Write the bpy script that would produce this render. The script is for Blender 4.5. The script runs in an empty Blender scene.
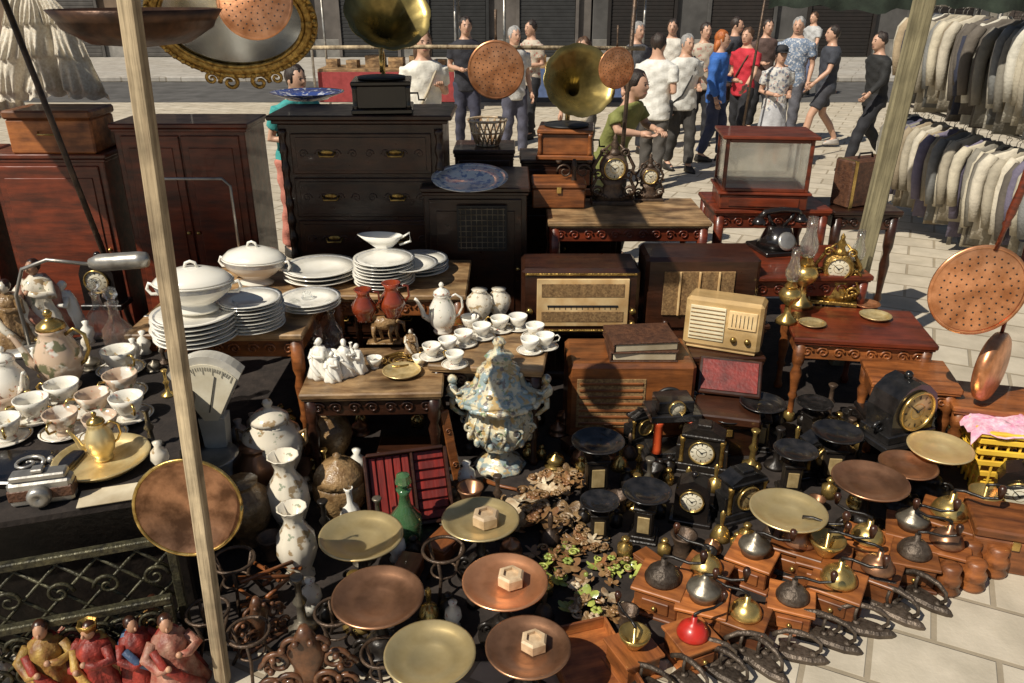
import bpy, math, random
from mathutils import Matrix, Vector, Euler
R=random.Random(7)
sin,cos,pi=math.sin,math.cos,math.pi
# ---- measured from the photograph: eye height 2.2 m, looking 23.8 deg down
CAMH=2.2; PI_=math.radians(23.8); FP=800.0
def P(px,py,z):
    u=(px-512)/FP; v=(py-341.5)/FP
    t=(CAMH-z)/(sin(PI_)+v*cos(PI_))
    return (u*t,(cos(PI_)-v*sin(PI_))*t,z,t)
scn=bpy.context.scene
COL=scn.collection
# ---------------------------------------------------------------- materials
def rgb(c):
    return (c[0],c[1],c[2],1)
def mat(name,c1,c2=None,rough=.5,metal=0,scale=8,bump=.15,stretch=(1,1,1),var=.15,coat=0,thr=(.35,.65),trans=0,grime=.35,emit=0):
    c2=c2 or tuple(x*.6 for x in c1)
    m=bpy.data.materials.new(name); m.use_nodes=True
    nt=m.node_tree; N=nt.nodes; L=nt.links
    b=N['Principled BSDF']
    tc=N.new('ShaderNodeTexCoord'); mp=N.new('ShaderNodeMapping'); mp.inputs['Scale'].default_value=stretch
    L.new(tc.outputs['Object'],mp.inputs['Vector'])
    n=N.new('ShaderNodeTexNoise'); n.inputs['Scale'].default_value=scale; n.inputs['Detail'].default_value=6; n.inputs['Roughness'].default_value=.6
    L.new(mp.outputs[0],n.inputs['Vector'])
    r=N.new('ShaderNodeValToRGB'); r.color_ramp.elements[0].position=thr[0]; r.color_ramp.elements[1].position=thr[1]
    r.color_ramp.elements[0].color=rgb(c1); r.color_ramp.elements[1].color=rgb(c2)
    L.new(n.outputs['Fac'],r.inputs['Fac'])
    g=N.new('ShaderNodeTexNoise'); g.inputs['Scale'].default_value=scale*.4+1; g.inputs['Detail'].default_value=8
    L.new(tc.outputs['Object'],g.inputs['Vector'])
    gr=N.new('ShaderNodeMapRange'); gr.inputs[1].default_value=.4; gr.inputs[2].default_value=.7; gr.inputs[3].default_value=1; gr.inputs[4].default_value=1-grime
    L.new(g.outputs['Fac'],gr.inputs[0])
    oi=N.new('ShaderNodeObjectInfo'); mr=N.new('ShaderNodeMapRange'); mr.inputs[3].default_value=1-var; mr.inputs[4].default_value=1+var
    L.new(oi.outputs['Random'],mr.inputs[0])
    mu=N.new('ShaderNodeMath'); mu.operation='MULTIPLY'; L.new(mr.outputs[0],mu.inputs[0]); L.new(gr.outputs[0],mu.inputs[1])
    h=N.new('ShaderNodeHueSaturation'); L.new(mu.outputs[0],h.inputs['Value']); L.new(r.outputs['Color'],h.inputs['Color'])
    L.new(h.outputs['Color'],b.inputs['Base Color'])
    rr=N.new('ShaderNodeMapRange'); rr.inputs[3].default_value=max(0.03,rough-.15); rr.inputs[4].default_value=min(1,rough+.18)
    L.new(g.outputs['Fac'],rr.inputs[0]); L.new(rr.outputs[0],b.inputs['Roughness'])
    b.inputs['Metallic'].default_value=metal
    b.inputs['Coat Weight'].default_value=coat
    b.inputs['Transmission Weight'].default_value=trans
    if bump:
        n2=N.new('ShaderNodeTexNoise'); n2.inputs['Scale'].default_value=scale*3; n2.inputs['Detail'].default_value=4
        L.new(mp.outputs[0],n2.inputs['Vector'])
        bp=N.new('ShaderNodeBump'); bp.inputs['Strength'].default_value=bump; bp.inputs['Distance'].default_value=.01
        L.new(n2.outputs['Fac'],bp.inputs['Height']); L.new(bp.outputs[0],b.inputs['Normal'])
    return m
def pattern(name,base,spots,rough=.15,coat=.5,bump=.03,amt=.85,soft=.05):
    """glazed ceramic with painted coloured motifs; spots=[(colour,scale,threshold)]"""
    m=mat(name,base,tuple(x*.93 for x in base),rough=rough,coat=coat,scale=5 if bump<.2 else 9,bump=bump,var=.05,grime=.12)
    nt=m.node_tree;N=nt.nodes;L=nt.links;b=N['Principled BSDF']
    src=b.inputs['Base Color'].links[0].from_socket
    tc=N.new('ShaderNodeTexCoord')
    for i,(c,s,th) in enumerate(spots):
        n=N.new('ShaderNodeTexNoise'); n.inputs['Scale'].default_value=s; n.inputs['Detail'].default_value=3
        mp=N.new('ShaderNodeMapping'); mp.inputs['Location'].default_value=(i*3.7,i*1.3,0)
        L.new(tc.outputs['Object'],mp.inputs[0]); L.new(mp.outputs[0],n.inputs['Vector'])
        r=N.new('ShaderNodeMapRange'); r.inputs[1].default_value=th; r.inputs[2].default_value=th+soft; r.inputs[4].default_value=amt
        L.new(n.outputs['Fac'],r.inputs[0])
        mx=N.new('ShaderNodeMix'); mx.data_type='RGBA'
        L.new(r.outputs[0],mx.inputs[0]); L.new(src,mx.inputs[6]); mx.inputs[7].default_value=rgb(c)
        src=mx.outputs[2]
    L.new(src,b.inputs['Base Color'])
    return m
wood_dark=mat('dark_walnut',(.022,.008,.004),(.05,.017,.008),rough=.32,scale=30,stretch=(.15,1,1),bump=.1,coat=.12,var=.3)
wood_red=mat('mahogany',(.20,.035,.012),(.075,.016,.007),rough=.34,scale=24,stretch=(.15,1,1),bump=.1,coat=.15)
wood_mid=mat('oak_wood',(.32,.105,.028),(.12,.038,.011),rough=.4,scale=26,stretch=(.15,1,1),bump=.15,coat=.2,var=.25)
wood_box=mat('grinder_wood',(.44,.15,.038),(.17,.05,.015),rough=.5,scale=20,stretch=(.15,1,1),bump=.25,coat=.1,var=.4,grime=.55)
wood_pale=mat('weathered_pole_wood',(.58,.46,.29),(.20,.14,.08),rough=.8,scale=22,stretch=(1,1,.06),bump=.7,grime=.5)
wood_top=mat('worn_table_top',(.52,.33,.16),(.15,.075,.03),rough=.45,scale=14,stretch=(.3,1,1),bump=.25,grime=.7)
wood_hex=mat('pale_boxwood',(.62,.47,.30),(.42,.28,.16),rough=.45,scale=20,bump=.1)
brass=mat('aged_brass',(.78,.55,.19),(.4,.25,.07),rough=.26,metal=.85,scale=9,bump=.08,var=.2)
brass_p=mat('brass_pan_metal',(.95,.76,.40),(.60,.42,.15),rough=.34,metal=.7,scale=4,bump=.08,var=.2,grime=.3,thr=(.4,.75))
gold=mat('gilded_metal',(.64,.42,.12),(.22,.12,.03),rough=.35,metal=.85,scale=30,bump=.5)
copper=mat('copper',(.90,.43,.22),(.55,.22,.09),rough=.32,metal=.75,scale=5,bump=.08,var=.15)
copper_d=mat('tarnished_copper',(.52,.27,.15),(.17,.08,.04),rough=.34,metal=.75,scale=5,bump=.12,grime=.5)
iron=mat('black_cast_iron',(.012,.010,.009),(.026,.02,.016),rough=.36,metal=.2,scale=20,bump=.3)
iron_r=mat('worn_iron',(.07,.05,.038),(.15,.095,.06),rough=.45,metal=.5,scale=25,bump=.4)
ironw=mat('rubbed_iron',(.13,.10,.075),(.05,.035,.025),rough=.48,metal=.5,scale=25,bump=.5,var=.35)
steel=mat('dull_steel',(.5,.48,.44),(.28,.26,.23),rough=.35,metal=.7,scale=10)
pewter=mat('tarnished_pewter',(.30,.27,.21),(.14,.11,.08),rough=.42,metal=.7,scale=14,bump=.25,grime=.5)
lacquer=mat('black_lacquer',(.009,.008,.008),(.018,.013,.011),rough=.2,scale=10,bump=.08,coat=.3)
marble=mat('dark_marble',(.028,.025,.024),(.008,.008,.008),rough=.2,scale=12,bump=.05,coat=.3)
white_p=mat('white_porcelain',(.88,.85,.77),(.82,.78,.68),rough=.15,scale=4,bump=.02,coat=.6,var=.04,grime=.08)
rim_p=pattern('rimmed_porcelain',(.87,.84,.76),[((.30,.34,.42),60,.64)])
gilt_p=pattern('flowered_porcelain',(.86,.82,.72),[((.5,.16,.1),44,.63),((.16,.24,.1),52,.65),((.5,.3,.06),36,.67)])
blue_p=pattern('blue_and_white_porcelain',(.80,.80,.76),[((.15,.22,.40),13,.54)])
darkb_p=pattern('deep_blue_porcelain',(.04,.07,.26),[((.6,.62,.66),12,.56)])
tan_p=pattern('painted_stoneware',(.76,.69,.56),[((.32,.2,.08),26,.58),((.25,.3,.2),34,.65)])
urn_p=pattern('majolica_glaze',(.70,.64,.46),[((.20,.30,.34),20,.50),((.52,.33,.10),24,.54),((.13,.10,.10),30,.58),((.16,.26,.12),36,.62)],rough=.22,bump=.5,amt=.8,soft=.06)
scene_p=pattern('scenic_porcelain',(.62,.46,.33),[((.1,.12,.05),20,.54),((.55,.2,.12),34,.62),((.78,.75,.66),18,.60)])
brown_c=mat('brown_glazed_ceramic',(.38,.24,.11),(.18,.1,.04),rough=.3,scale=30,bump=.6,coat=.3)
amber=mat('amber_glass',(.30,.05,.015),(.12,.018,.008),rough=.08,scale=8,bump=0,coat=.8)
greeng=mat('green_glass',(.07,.20,.08),(.14,.28,.12),rough=.07,scale=8,bump=0,coat=.8,trans=.5)
glass=mat('clear_glass',(.85,.88,.86),(.8,.85,.84),rough=.04,scale=4,bump=0,trans=.95,grime=0,var=0)
glass.node_tree.nodes['Principled BSDF'].inputs['Alpha'].default_value=.5
mirror=mat('mirror_glass',(.6,.6,.58),(.5,.5,.48),rough=.05,metal=1,scale=3,bump=0,grime=.2)
dialw=mat('clock_enamel',(.74,.69,.55),(.6,.53,.38),rough=.3,scale=8,bump=0,grime=.3)
dialg=mat('aged_gilt_dial',(.50,.38,.19),(.30,.2,.08),rough=.35,metal=.3,scale=12,bump=.1,grime=.4)
black=mat('black_paint',(.01,.01,.01),(.02,.02,.02),rough=.5,bump=0)
cream=mat('cream_radio_case',(.58,.40,.19),(.42,.27,.11),rough=.3,scale=12,bump=.05,coat=.4,stretch=(.2,1,1))
creamg=mat('ivory_plastic',(.74,.66,.46),(.62,.53,.34),rough=.3,scale=5,bump=.02,coat=.3)
clothg=mat('speaker_cloth',(.36,.22,.09),(.17,.09,.035),rough=.9,scale=90,bump=.4)
dialp=mat('radio_dial_glass',(.80,.60,.32),(.60,.36,.15),rough=.2,scale=7,bump=0,coat=.4)
red=mat('red_enamel',(.50,.025,.015),(.3,.012,.008),rough=.35,scale=8,bump=.05,coat=.3)
redw=mat('red_painted_wood',(.32,.022,.012),(.15,.012,.008),rough=.45,scale=20,bump=.2,stretch=(1,.15,1))
redcloth=mat('red_lining',(.22,.018,.011),(.11,.010,.007),rough=.5,scale=20,bump=.2)
green=mat('green_patina',(.12,.2,.1),(.2,.24,.12),rough=.5,scale=20,bump=.3)
leafg=mat('green_glazed_leaf',(.42,.45,.10),(.2,.27,.05),rough=.3,scale=12,bump=.3,coat=.4)
leafr=mat('russet_glazed_leaf',(.22,.09,.035),(.32,.19,.08),rough=.3,scale=14,bump=.4,coat=.4)
leafw=mat('cream_glazed_leaf',(.70,.60,.42),(.36,.2,.09),rough=.3,scale=14,bump=.4,coat=.4)
darksheet=mat('dark_rough_sheet',(.016,.011,.009),(.035,.025,.02),rough=.95,scale=12,bump=.5)
paper=mat('old_paper',(.66,.58,.42),(.5,.4,.25),rough=.8,scale=6)
leather=mat('brown_leather',(.14,.06,.03),(.06,.025,.014),rough=.5,scale=40,bump=.5)
canvas=mat('dark_awning_canvas',(.03,.045,.03),(.018,.026,.018),rough=.95,scale=10,bump=.3)
lace=mat('white_lace',(.86,.81,.70),(.66,.57,.44),rough=.9,scale=60,bump=1,grime=.1)
yellow=mat('yellow_plastic',(.78,.50,.05),(.65,.38,.04),rough=.4,scale=6)
pinkc=mat('pink_cloth',(.75,.28,.42),(.78,.55,.62),rough=.9,scale=40,bump=.4)
_mc={}
def flat(c,rough=.8,name='woven_cloth'):
    if not isinstance(c,(tuple,list)): return c
    k=(tuple(c),rough)
    if k not in _mc: _mc[k]=mat(name,c,tuple(x*.78 for x in c),rough=rough,scale=16,bump=.5,var=.12,grime=.2)
    return _mc[k]
prt1=pattern('printed_cotton',(.62,.60,.56),[((.12,.14,.2),22,.54),((.5,.2,.16),30,.62)],rough=.8,coat=0,bump=.2)
prt2=pattern('checked_cotton',(.20,.26,.36),[((.6,.6,.6),40,.54)],rough=.8,coat=0,bump=.2)
prt3=pattern('flowered_cotton',(.55,.48,.38),[((.4,.15,.12),26,.56)],rough=.8,coat=0,bump=.2)
# ---------------------------------------------------------------- geometry
class G:
    def __init__(s): s.v=[];s.f=[];s.m=[];s.s=[]
    def add(s,vs,fs,mat=0,smooth=True,T=None):
        o=len(s.v)
        for v in vs:
            s.v.append(tuple(T@Vector(v)) if T is not None else tuple(v))
        for f in fs:
            s.f.append([i+o for i in f]); s.m.append(mat); s.s.append(smooth)
        return s
    def merge(s,g,T=None,mat=None):
        o=len(s.v)
        for v in g.v: s.v.append(tuple(T@Vector(v)) if T is not None else v)
        for f,m,sm in zip(g.f,g.m,g.s):
            s.f.append([i+o for i in f]); s.m.append(m if mat is None else mat); s.s.append(sm)
        return s
    def box(s,cx,cy,z0,sx,sy,sz,mat=0,b=.004,T=None):
        hx,hy,hz=sx/2,sy/2,sz/2; b=min(b,hx*.45,hy*.45,hz*.45)
        V=[];I={}
        for a in (-1,1):
            for bb in (-1,1):
                for c in (-1,1):
                    for k in range(3):
                        p=[a*(hx-b),bb*(hy-b),c*(hz-b)]; p[k]=(a,bb,c)[k]*(hx,hy,hz)[k]
                        I[(a,bb,c,k)]=len(V); V.append(p)
        Fc=[]
        for k in range(3):
            for sg in (-1,1):
                q=[]
                for (u,w) in ((-1,-1),(1,-1),(1,1),(-1,1)):
                    t=[0,0,0]; t[k]=sg; t[(k+1)%3]=u; t[(k+2)%3]=w
                    q.append(I[(t[0],t[1],t[2],k)])
                Fc.append(q)
        for k in range(3):
            k1,k2=(k+1)%3,(k+2)%3
            for u in (-1,1):
                for w in (-1,1):
                    t=[0,0,0]; t[k1]=u;t[k2]=w
                    t[k]=-1; a0=tuple(t); t[k]=1; a1=tuple(t)
                    Fc.append([I[a0+(k1,)],I[a1+(k1,)],I[a1+(k2,)],I[a0+(k2,)]])
        for a in (-1,1):
            for bb in (-1,1):
                for c in (-1,1): Fc.append([I[(a,bb,c,k)] for k in range(3)])
        out=[]
        for q in Fc:
            p=[Vector(V[i]) for i in q]; n=(p[1]-p[0]).cross(p[2]-p[0]); ce=sum(p,Vector())/len(p)
            out.append(q if n.dot(ce)>0 else q[::-1])
        V=[(x+cx,y+cy,z+z0+hz) for x,y,z in V]
        return s.add(V,out,mat,False,T)
    def lathe(s,prof,n=20,mat=0,T=None,fn=None,smooth=True,sx=1,sy=1,cap=True):
        V=[];Fc=[]
        for r,z in prof:
            for i in range(n):
                a=2*pi*i/n; k=fn(a,z) if fn else 1
                V.append((r*k*cos(a)*sx,r*k*sin(a)*sy,z))
        m=len(prof)
        for j in range(m-1):
            for i in range(n):
                Fc.append([j*n+i,j*n+(i+1)%n,(j+1)*n+(i+1)%n,(j+1)*n+i])
        if cap and prof[0][0]>1e-5: Fc.append(list(range(n))[::-1])
        if cap and prof[-1][0]>1e-5: Fc.append([(m-1)*n+i for i in range(n)])
        return s.add(V,Fc,mat,smooth,T)
    def tube(s,pts,r,n=8,mat=0,T=None):
        pts=[Vector(p) for p in pts]; k=len(pts)
        rs=r if isinstance(r,(list,tuple)) else [r]*k
        V=[];Fc=[];up=None
        for j in range(k):
            d=(pts[min(j+1,k-1)]-pts[max(j-1,0)]).normalized()
            if up is None: up=Vector((0,0,1)) if abs(d.z)<.9 else Vector((1,0,0))
            a=d.cross(up)
            if a.length<1e-4: a=d.orthogonal()
            a.normalize(); up=a.cross(d).normalized()
            for i in range(n):
                t=2*pi*i/n; V.append(pts[j]+(a*cos(t)+up*sin(t))*rs[j])
        for j in range(k-1):
            for i in range(n): Fc.append([j*n+i,(j+1)*n+i,(j+1)*n+(i+1)%n,j*n+(i+1)%n])
        Fc.append([i for i in range(n)]); Fc.append([(k-1)*n+i for i in range(n)][::-1])
        return s.add(V,Fc,mat,True,T)
    def ball(s,c,r,mat=0,n=10,T=None,fn=None):
        if not isinstance(r,(tuple,list)): r=(r,r,r)
        V=[(c[0],c[1],c[2]-r[2])];Fc=[];m=max(4,n*2//3)
        for j in range(1,m):
            p=-pi/2+pi*j/m
            for i in range(n):
                a=2*pi*i/n; V.append((c[0]+r[0]*cos(p)*cos(a),c[1]+r[1]*cos(p)*sin(a),c[2]+r[2]*sin(p)))
        V.append((c[0],c[1],c[2]+r[2])); L=len(V)-1
        for i in range(n): Fc.append([0,1+(i+1)%n,1+i]); Fc.append([L,L-n+i,L-n+(i+1)%n])
        for j in range(m-2):
            for i in range(n): Fc.append([1+j*n+i,1+j*n+(i+1)%n,1+(j+1)*n+(i+1)%n,1+(j+1)*n+i])
        return s.add(V,Fc,mat,True,T)
    def loft(s,rings,n=16,mat=0,T=None):
        V=[];Fc=[]
        for (cx,cy,cz,rx,ry) in rings:
            for i in range(n):
                a=2*pi*i/n; V.append((cx+rx*cos(a),cy+ry*sin(a),cz))
        m=len(rings)
        for j in range(m-1):
            for i in range(n): Fc.append([j*n+i,j*n+(i+1)%n,(j+1)*n+(i+1)%n,(j+1)*n+i])
        Fc.append(list(range(n))[::-1]); Fc.append([(m-1)*n+i for i in range(n)])
        return s.add(V,Fc,mat,True,T)
    def prism(s,poly,y0,y1,mat=0,T=None):
        """polygon in x,z extruded along y"""
        n=len(poly); V=[(x,y0,z) for x,z in poly]+[(x,y1,z) for x,z in poly]
        Fc=[list(range(n)),[n+i for i in range(n)][::-1]]+[[i,n+i,n+(i+1)%n,(i+1)%n] for i in range(n)]
        return s.add(V,Fc,mat,False,T)
    def scroll(s,c,r,mat=0,turns=1.4,w=.006,sg=1,plane='xz',y=0):
        pts=[]
        for i in range(22):
            t=i/21; a=t*turns*2*pi; rr=r*(1-t*.85)
            x,z=cos(a)*rr*sg,sin(a)*rr
            pts.append((c[0]+x,c[1],c[2]+z) if plane=='xz' else (c[0]+x,c[1]+z,c[2]))
        return s.tube(pts,[w*(1-.4*i/21) for i in range(22)],6,mat)
def RX(a): return Matrix.Rotation(a,4,'X')
def RY(a): return Matrix.Rotation(a,4,'Y')
def RZ(a): return Matrix.Rotation(a,4,'Z')
def TR(x,y,z): return Matrix.Translation((x,y,z))
def mk(name,g,mats):
    me=bpy.data.meshes.new(name); me.from_pydata(g.v,[],g.f); me.update()
    for m in mats: me.materials.append(m)
    me.polygons.foreach_set('material_index',g.m); me.polygons.foreach_set('use_smooth',g.s); me.update()
    return me
class Tm: pass
def T(name,parts,w=1.0):
    t=Tm(); t.name=name; t.w=w
    t.parts=[(p[0],mk(p[0],p[1],p[2]),p[3] if len(p)>3 else None) for p in parts]
    return t
OCC=[]
def place(t,x,y,z,label,cat,rz=0,rx=0,ry=0,s=1,group=None,name=None,swap=None):
    nm=name or t.name
    if len(label.split())<4: label+=' on the crowded stall'
    def new(n,d):
        o=bpy.data.objects.new(n,d); COL.objects.link(o); return o
    single=len(t.parts)==1
    root=new(nm,t.parts[0][1] if single else None)
    if not single: root.empty_display_size=.05
    root.location=(x,y,z); root.rotation_euler=(rx,ry,rz)
    root.scale=s if isinstance(s,tuple) else (s,s,s)
    root['label']=label; root['category']=cat
    if group: root['group']=group
    if not single:
        obs={}
        for i,(pn,me,par) in enumerate(t.parts):
            o=new(pn,me); o.parent=obs[par] if par is not None else root
            obs[i]=o
    ss=s[0] if isinstance(s,tuple) else s
    OCC.append((x,y,t.w*ss*.5))
    return root
def pp(t,px,py,z,label,cat,w=None,top=None,**k):
    """stand a thing on the surface of height z where the photo shows it (top = height of the seen point above z, in template units)"""
    s=k.pop('s',1)
    for _ in range(3):
        q=P(px,py,z+(top*s if top else 0))
        if w: s=w*q[3]/FP/t.w
    return place(t,q[0],q[1],z,label,cat,s=s,**k)
# ================================================================ templates
def t_plate(m,m2=None):
    g=G().lathe([(0,0),(.28,0),(.3,.02),(.5,.09),(.505,.1),(.3,.045),(.27,.03),(0,.03)],32)
    g.lathe([(.445,.0845),(.47,.0915)],32,mat=1,cap=False)
    return T('plate',[('plate',g,[m,m2 or m])])
rimc=mat('rim_glaze',(.35,.36,.40),(.6,.58,.52),rough=.2,scale=30,bump=0,coat=.5)
plates={'w':t_plate(white_p,rimc),'f':t_plate(gilt_p,brass),'b':t_plate(blue_p),'d':t_plate(darkb_p)}
def t_pan(m):
    return T('metal_plate',[('metal_plate',G().lathe([(0,0),(.3,.0),(.42,.035),(.49,.10),(.5,.115),(.515,.115),(.515,.125),(.495,.13),(.43,.06),(.3,.02),(0,.018)],40),[m])])
pan_b,pan_c=t_pan(brass_p),t_pan(copper)
def t_cup(m,m2):
    body=G().lathe([(0,0),(.022,0),(.024,.006),(.016,.012),(.034,.03),(.042,.05),(.045,.065),(.042,.065),(.036,.045),(.028,.02),(0,.014)],24)
    hd=G().tube([(.04,0,.056),(.058,0,.062),(.07,0,.05),(.064,0,.034),(.036,0,.026)],.0035,6)
    return T('cup',[('cup_body',body,[m]),('handle',hd,[m2])],.09)
cup_f,cup_w,cup_g=t_cup(gilt_p,brass),t_cup(white_p,white_p),t_cup(scene_p,brass)
def t_pot(m,m2):
    b=G().lathe([(0,0),(.045,0),(.05,.01),(.04,.02),(.062,.05),(.072,.09),(.066,.14),(.045,.18),(.038,.2),(.045,.21),(.04,.212),(0,.212)],28)
    lid=G().lathe([(.044,.212),(.04,.225),(.02,.24),(.008,.245),(.012,.255),(.014,.262),(.008,.272),(0,.276)],20)
    sp=G().tube([(-.06,0,.07),(-.095,0,.09),(-.105,0,.13),(-.13,0,.18),(-.14,0,.185)],[.018,.015,.011,.008,.009],10)
    hd=G().tube([(.04,0,.19),(.07,0,.21),(.1,0,.19),(.105,0,.14),(.085,0,.1),(.066,0,.085)],.006,8)
    return T('coffee_pot',[('pot_body',b,[m]),('lid',lid,[m2]),('spout',sp,[m]),('handle',hd,[m2])],.26)
pot_s,pot_f,pot_w,pot_brass=t_pot(scene_p,brass),t_pot(gilt_p,gilt_p),t_pot(white_p,white_p),t_pot(brass_p,brass)
def t_tureen(m):
    b=G().lathe([(0,0),(.08,0),(.085,.012),(.055,.03),(.1,.06),(.14,.1),(.15,.135),(.155,.14),(.148,.142),(0,.142)],36,sx=1.15,sy=.85)
    b.lathe([(.143,.112),(.1495,.13)],36,sx=1.155,sy=.855,mat=1,cap=False)
    lid=G().lathe([(.15,.143),(.148,.15),(.12,.178),(.06,.2),(.02,.205),(0,.206)],36,sx=1.15,sy=.85)
    kn=G().tube([(-.03,0,.2),(-.02,0,.225),(0,0,.232),(.02,0,.225),(.03,0,.2)],.007,8)
    def h(s): return G().tube([(s*.155,0,.12),(s*.195,0,.135),(s*.205,0,.11),(s*.19,0,.085),(s*.14,0,.085)],.008,8)
    return T('soup_tureen',[('bowl',b,[m,rimc]),('lid',lid,[m]),('knob',kn,[m],1),('handle',h(1),[m]),('handle',h(-1),[m])],.4)
tureen=t_tureen(white_p)
gravy=T('gravy_boat',[('bowl',G().lathe([(0,0),(.045,0),(.05,.008),(.025,.02),(.05,.05),(.075,.085),(.07,.085),(.045,.05),(0,.03)],28,sx=1.5,sy=.75,fn=lambda a,z:1+.15*cos(a)*z*10),[white_p]),
  ('handle',G().tube([(-.09,0,.075),(-.13,0,.1),(-.135,0,.06),(-.08,0,.04)],.006,8),[white_p])],.25)
def t_vase(m,kind=0):
    if kind==0: pr=[(0,0),(.05,0),(.055,.02),(.04,.04),(.06,.09),(.075,.14),(.07,.19),(.04,.24),(.032,.27),(.045,.31),(.055,.32),(.048,.32),(.03,.27),(0,.26)]
    elif kind==1: pr=[(0,0),(.06,0),(.062,.015),(.05,.03),(.085,.09),(.1,.15),(.09,.2),(.055,.235),(.05,.25),(.06,.26),(0,.262)]
    else: pr=[(0,0),(.035,0),(.05,.03),(.055,.08),(.04,.13),(.018,.16),(.016,.22),(.024,.24),(.018,.24),(.012,.2),(0,.19)]
    return T('vase',[('vase',G().lathe(pr,30,fn=lambda a,z:1+.03*cos(10*a)),[m])],.15)
vase_t,vase_t1,vase_w,vase_b=t_vase(tan_p),t_vase(tan_p,1),t_vase(white_p,2),t_vase(brown_c,1)
jar=T('lidded_jar',[('jar_body',G().lathe([(0,0),(.07,0),(.075,.02),(.1,.07),(.115,.13),(.105,.19),(.07,.225),(.072,.24),(0,.24)],32),[tan_p]),
 ('lid',G().lathe([(.075,.24),(.07,.255),(.045,.275),(.02,.285),(.012,.295),(.02,.31),(.014,.325),(0,.33)],24),[tan_p]),
 ('handle',G().tube([(.1,0,.18),(.13,0,.2),(.13,0,.15),(.11,0,.12)],.007),[brown_c]),('handle',G().tube([(-.1,0,.18),(-.13,0,.2),(-.13,0,.15),(-.11,0,.12)],.007),[brown_c])],.24)
pine=T('ceramic_jar',[('jar_body',G().lathe([(0,0),(.06,0),(.06,.02),(.085,.06),(.1,.11),(.095,.15),(.09,.16),(0,.16)],40,fn=lambda a,z:1+.03*cos(14*a)*sin(z*120)),[brown_c]),
 ('lid',G().lathe([(.094,.16),(.085,.19),(.055,.225),(.02,.24),(.012,.25),(.016,.262),(0,.27)],40,fn=lambda a,z:1+.03*cos(14*a)*sin(z*120)),[brown_c])],.2)
# big majolica urn
def t_urn():
    foot=G().lathe([(0,0),(.115,0),(.12,.02),(.1,.04),(.065,.06),(.05,.08),(.06,.1)],40,fn=lambda a,z:1+.04*cos(8*a))
    b=G().lathe([(.06,.1),(.10,.13),(.135,.18),(.155,.24),(.15,.29),(.13,.325),(.14,.345),(.18,.36),(.2,.372),(.2,.385),(.19,.39),(0,.39)],48,fn=lambda a,z:1+.03*cos(12*a))
    for i in range(12):
        a=2*pi*i/12; b.scroll((.155*cos(a),.155*sin(a),.25),.028,0,w=.008); b.ball((.14*cos(a+.25),.14*sin(a+.25),.185),(.016,.016,.024),n=8)
        b.tube([(.13*cos(a),.13*sin(a),.17),(.162*cos(a+.15),.162*sin(a+.15),.23),(.14*cos(a+.25),.14*sin(a+.25),.31)],[.006,.009,.005],6)
    for i in range(20):
        a=2*pi*i/20; b.ball((.197*cos(a),.197*sin(a),.378),(.014,.014,.012),n=8)
    lid=G().lathe([(.185,.39),(.18,.405),(.15,.42),(.115,.445),(.1,.48),(.095,.51),(.075,.525),(.055,.535),(.055,.555),(.065,.57),(.05,.585),(.025,.595),(.02,.62),(.03,.635),(.02,.655),(0,.665)],40,fn=lambda a,z:1+.05*cos(10*a))
    for i in range(10):
        a=2*pi*i/10; lid.ball((.14*cos(a),.14*sin(a),.432),(.016,.016,.012),n=8); lid.ball((.1*cos(a+.3),.1*sin(a+.3),.49),(.012,.012,.014),n=8)
    def cher(s):
        g=G().loft([(s*.18,0,.35,.02,.02),(s*.21,0,.385,.03,.028),(s*.215,0,.41,.027,.026),(s*.21,0,.435,.013,.013)],12)
        g.ball((s*.21,0,.457),.023); g.tube([(s*.215,-.02,.42),(s*.19,-.055,.41),(s*.165,-.05,.415)],.008); g.tube([(s*.215,.02,.42),(s*.19,.055,.41),(s*.165,.05,.415)],.008)
        g.tube([(s*.21,0,.36),(s*.215,-.01,.32),(s*.18,-.01,.29),(s*.15,0,.27)],[.017,.013,.011,.009])
        return g
    return T('lidded_urn',[('foot',foot,[urn_p]),('urn_body',b,[urn_p]),('lid',lid,[urn_p]),('cherub_handle',cher(1),[urn_p]),('cherub_handle',cher(-1),[urn_p])],.47)
urn=t_urn()
# scales
def t_scale(mb,mp,hgt=.3,sty=0):
    base=G()
    if sty==0:
        base.box(0,0,0,.17,.17,.025,b=.006).box(0,0,.025,.14,.14,.02,b=.006).box(0,0,.045,.11,.11,hgt-.13,b=.01)
        base.box(0,-.057,.07,.07,.01,hgt-.19,1,b=.003).box(0,0,hgt-.085,.13,.13,.02,b=.006)
    else:
        base.lathe([(0,0),(.09,0),(.095,.015),(.06,.03),(.04,.05),(.05,.07),(.03,.09),(0,.09)],24)
        for s in (-1,1): base.scroll((s*.06,0,.04),.03,0,w=.008,sg=s)
    colm=G().lathe([(.03,hgt-.065 if sty==0 else .085),(.018,hgt-.05 if sty==0 else .1),(.014,hgt-.03),(.035,hgt-.012),(.04,hgt),(0,hgt)],16)
    pan=G().lathe([(0,hgt),(.08,hgt),(.12,hgt+.008),(.136,hgt+.022),(.14,hgt+.026),(.144,hgt+.026),(.144,hgt+.031),(.137,hgt+.032),(.118,hgt+.014),(.08,hgt+.006),(.06,hgt+.006),(.058,hgt+.0045),(0,hgt+.0045)],44)
    return T('kitchen_scale',[('scale_base',base,[mb,dialg]),('column',colm,[mb]),('weighing_pan',pan,[mp])],.288)
sc_b,sc_c,sc_i,sc_d=t_scale(iron,brass_p,.22,1),t_scale(iron,copper,.22,1),t_scale(iron,marble,.3,0),t_scale(iron,copper_d,.22,1)
hexbox=T('hexagonal_weight',[('hexagonal_weight',G().lathe([(0,0),(.05,0),(.05,.035),(.042,.042),(.03,.042),(.03,.03),(0,.03)],6,smooth=False),[wood_hex])],.1)
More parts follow.
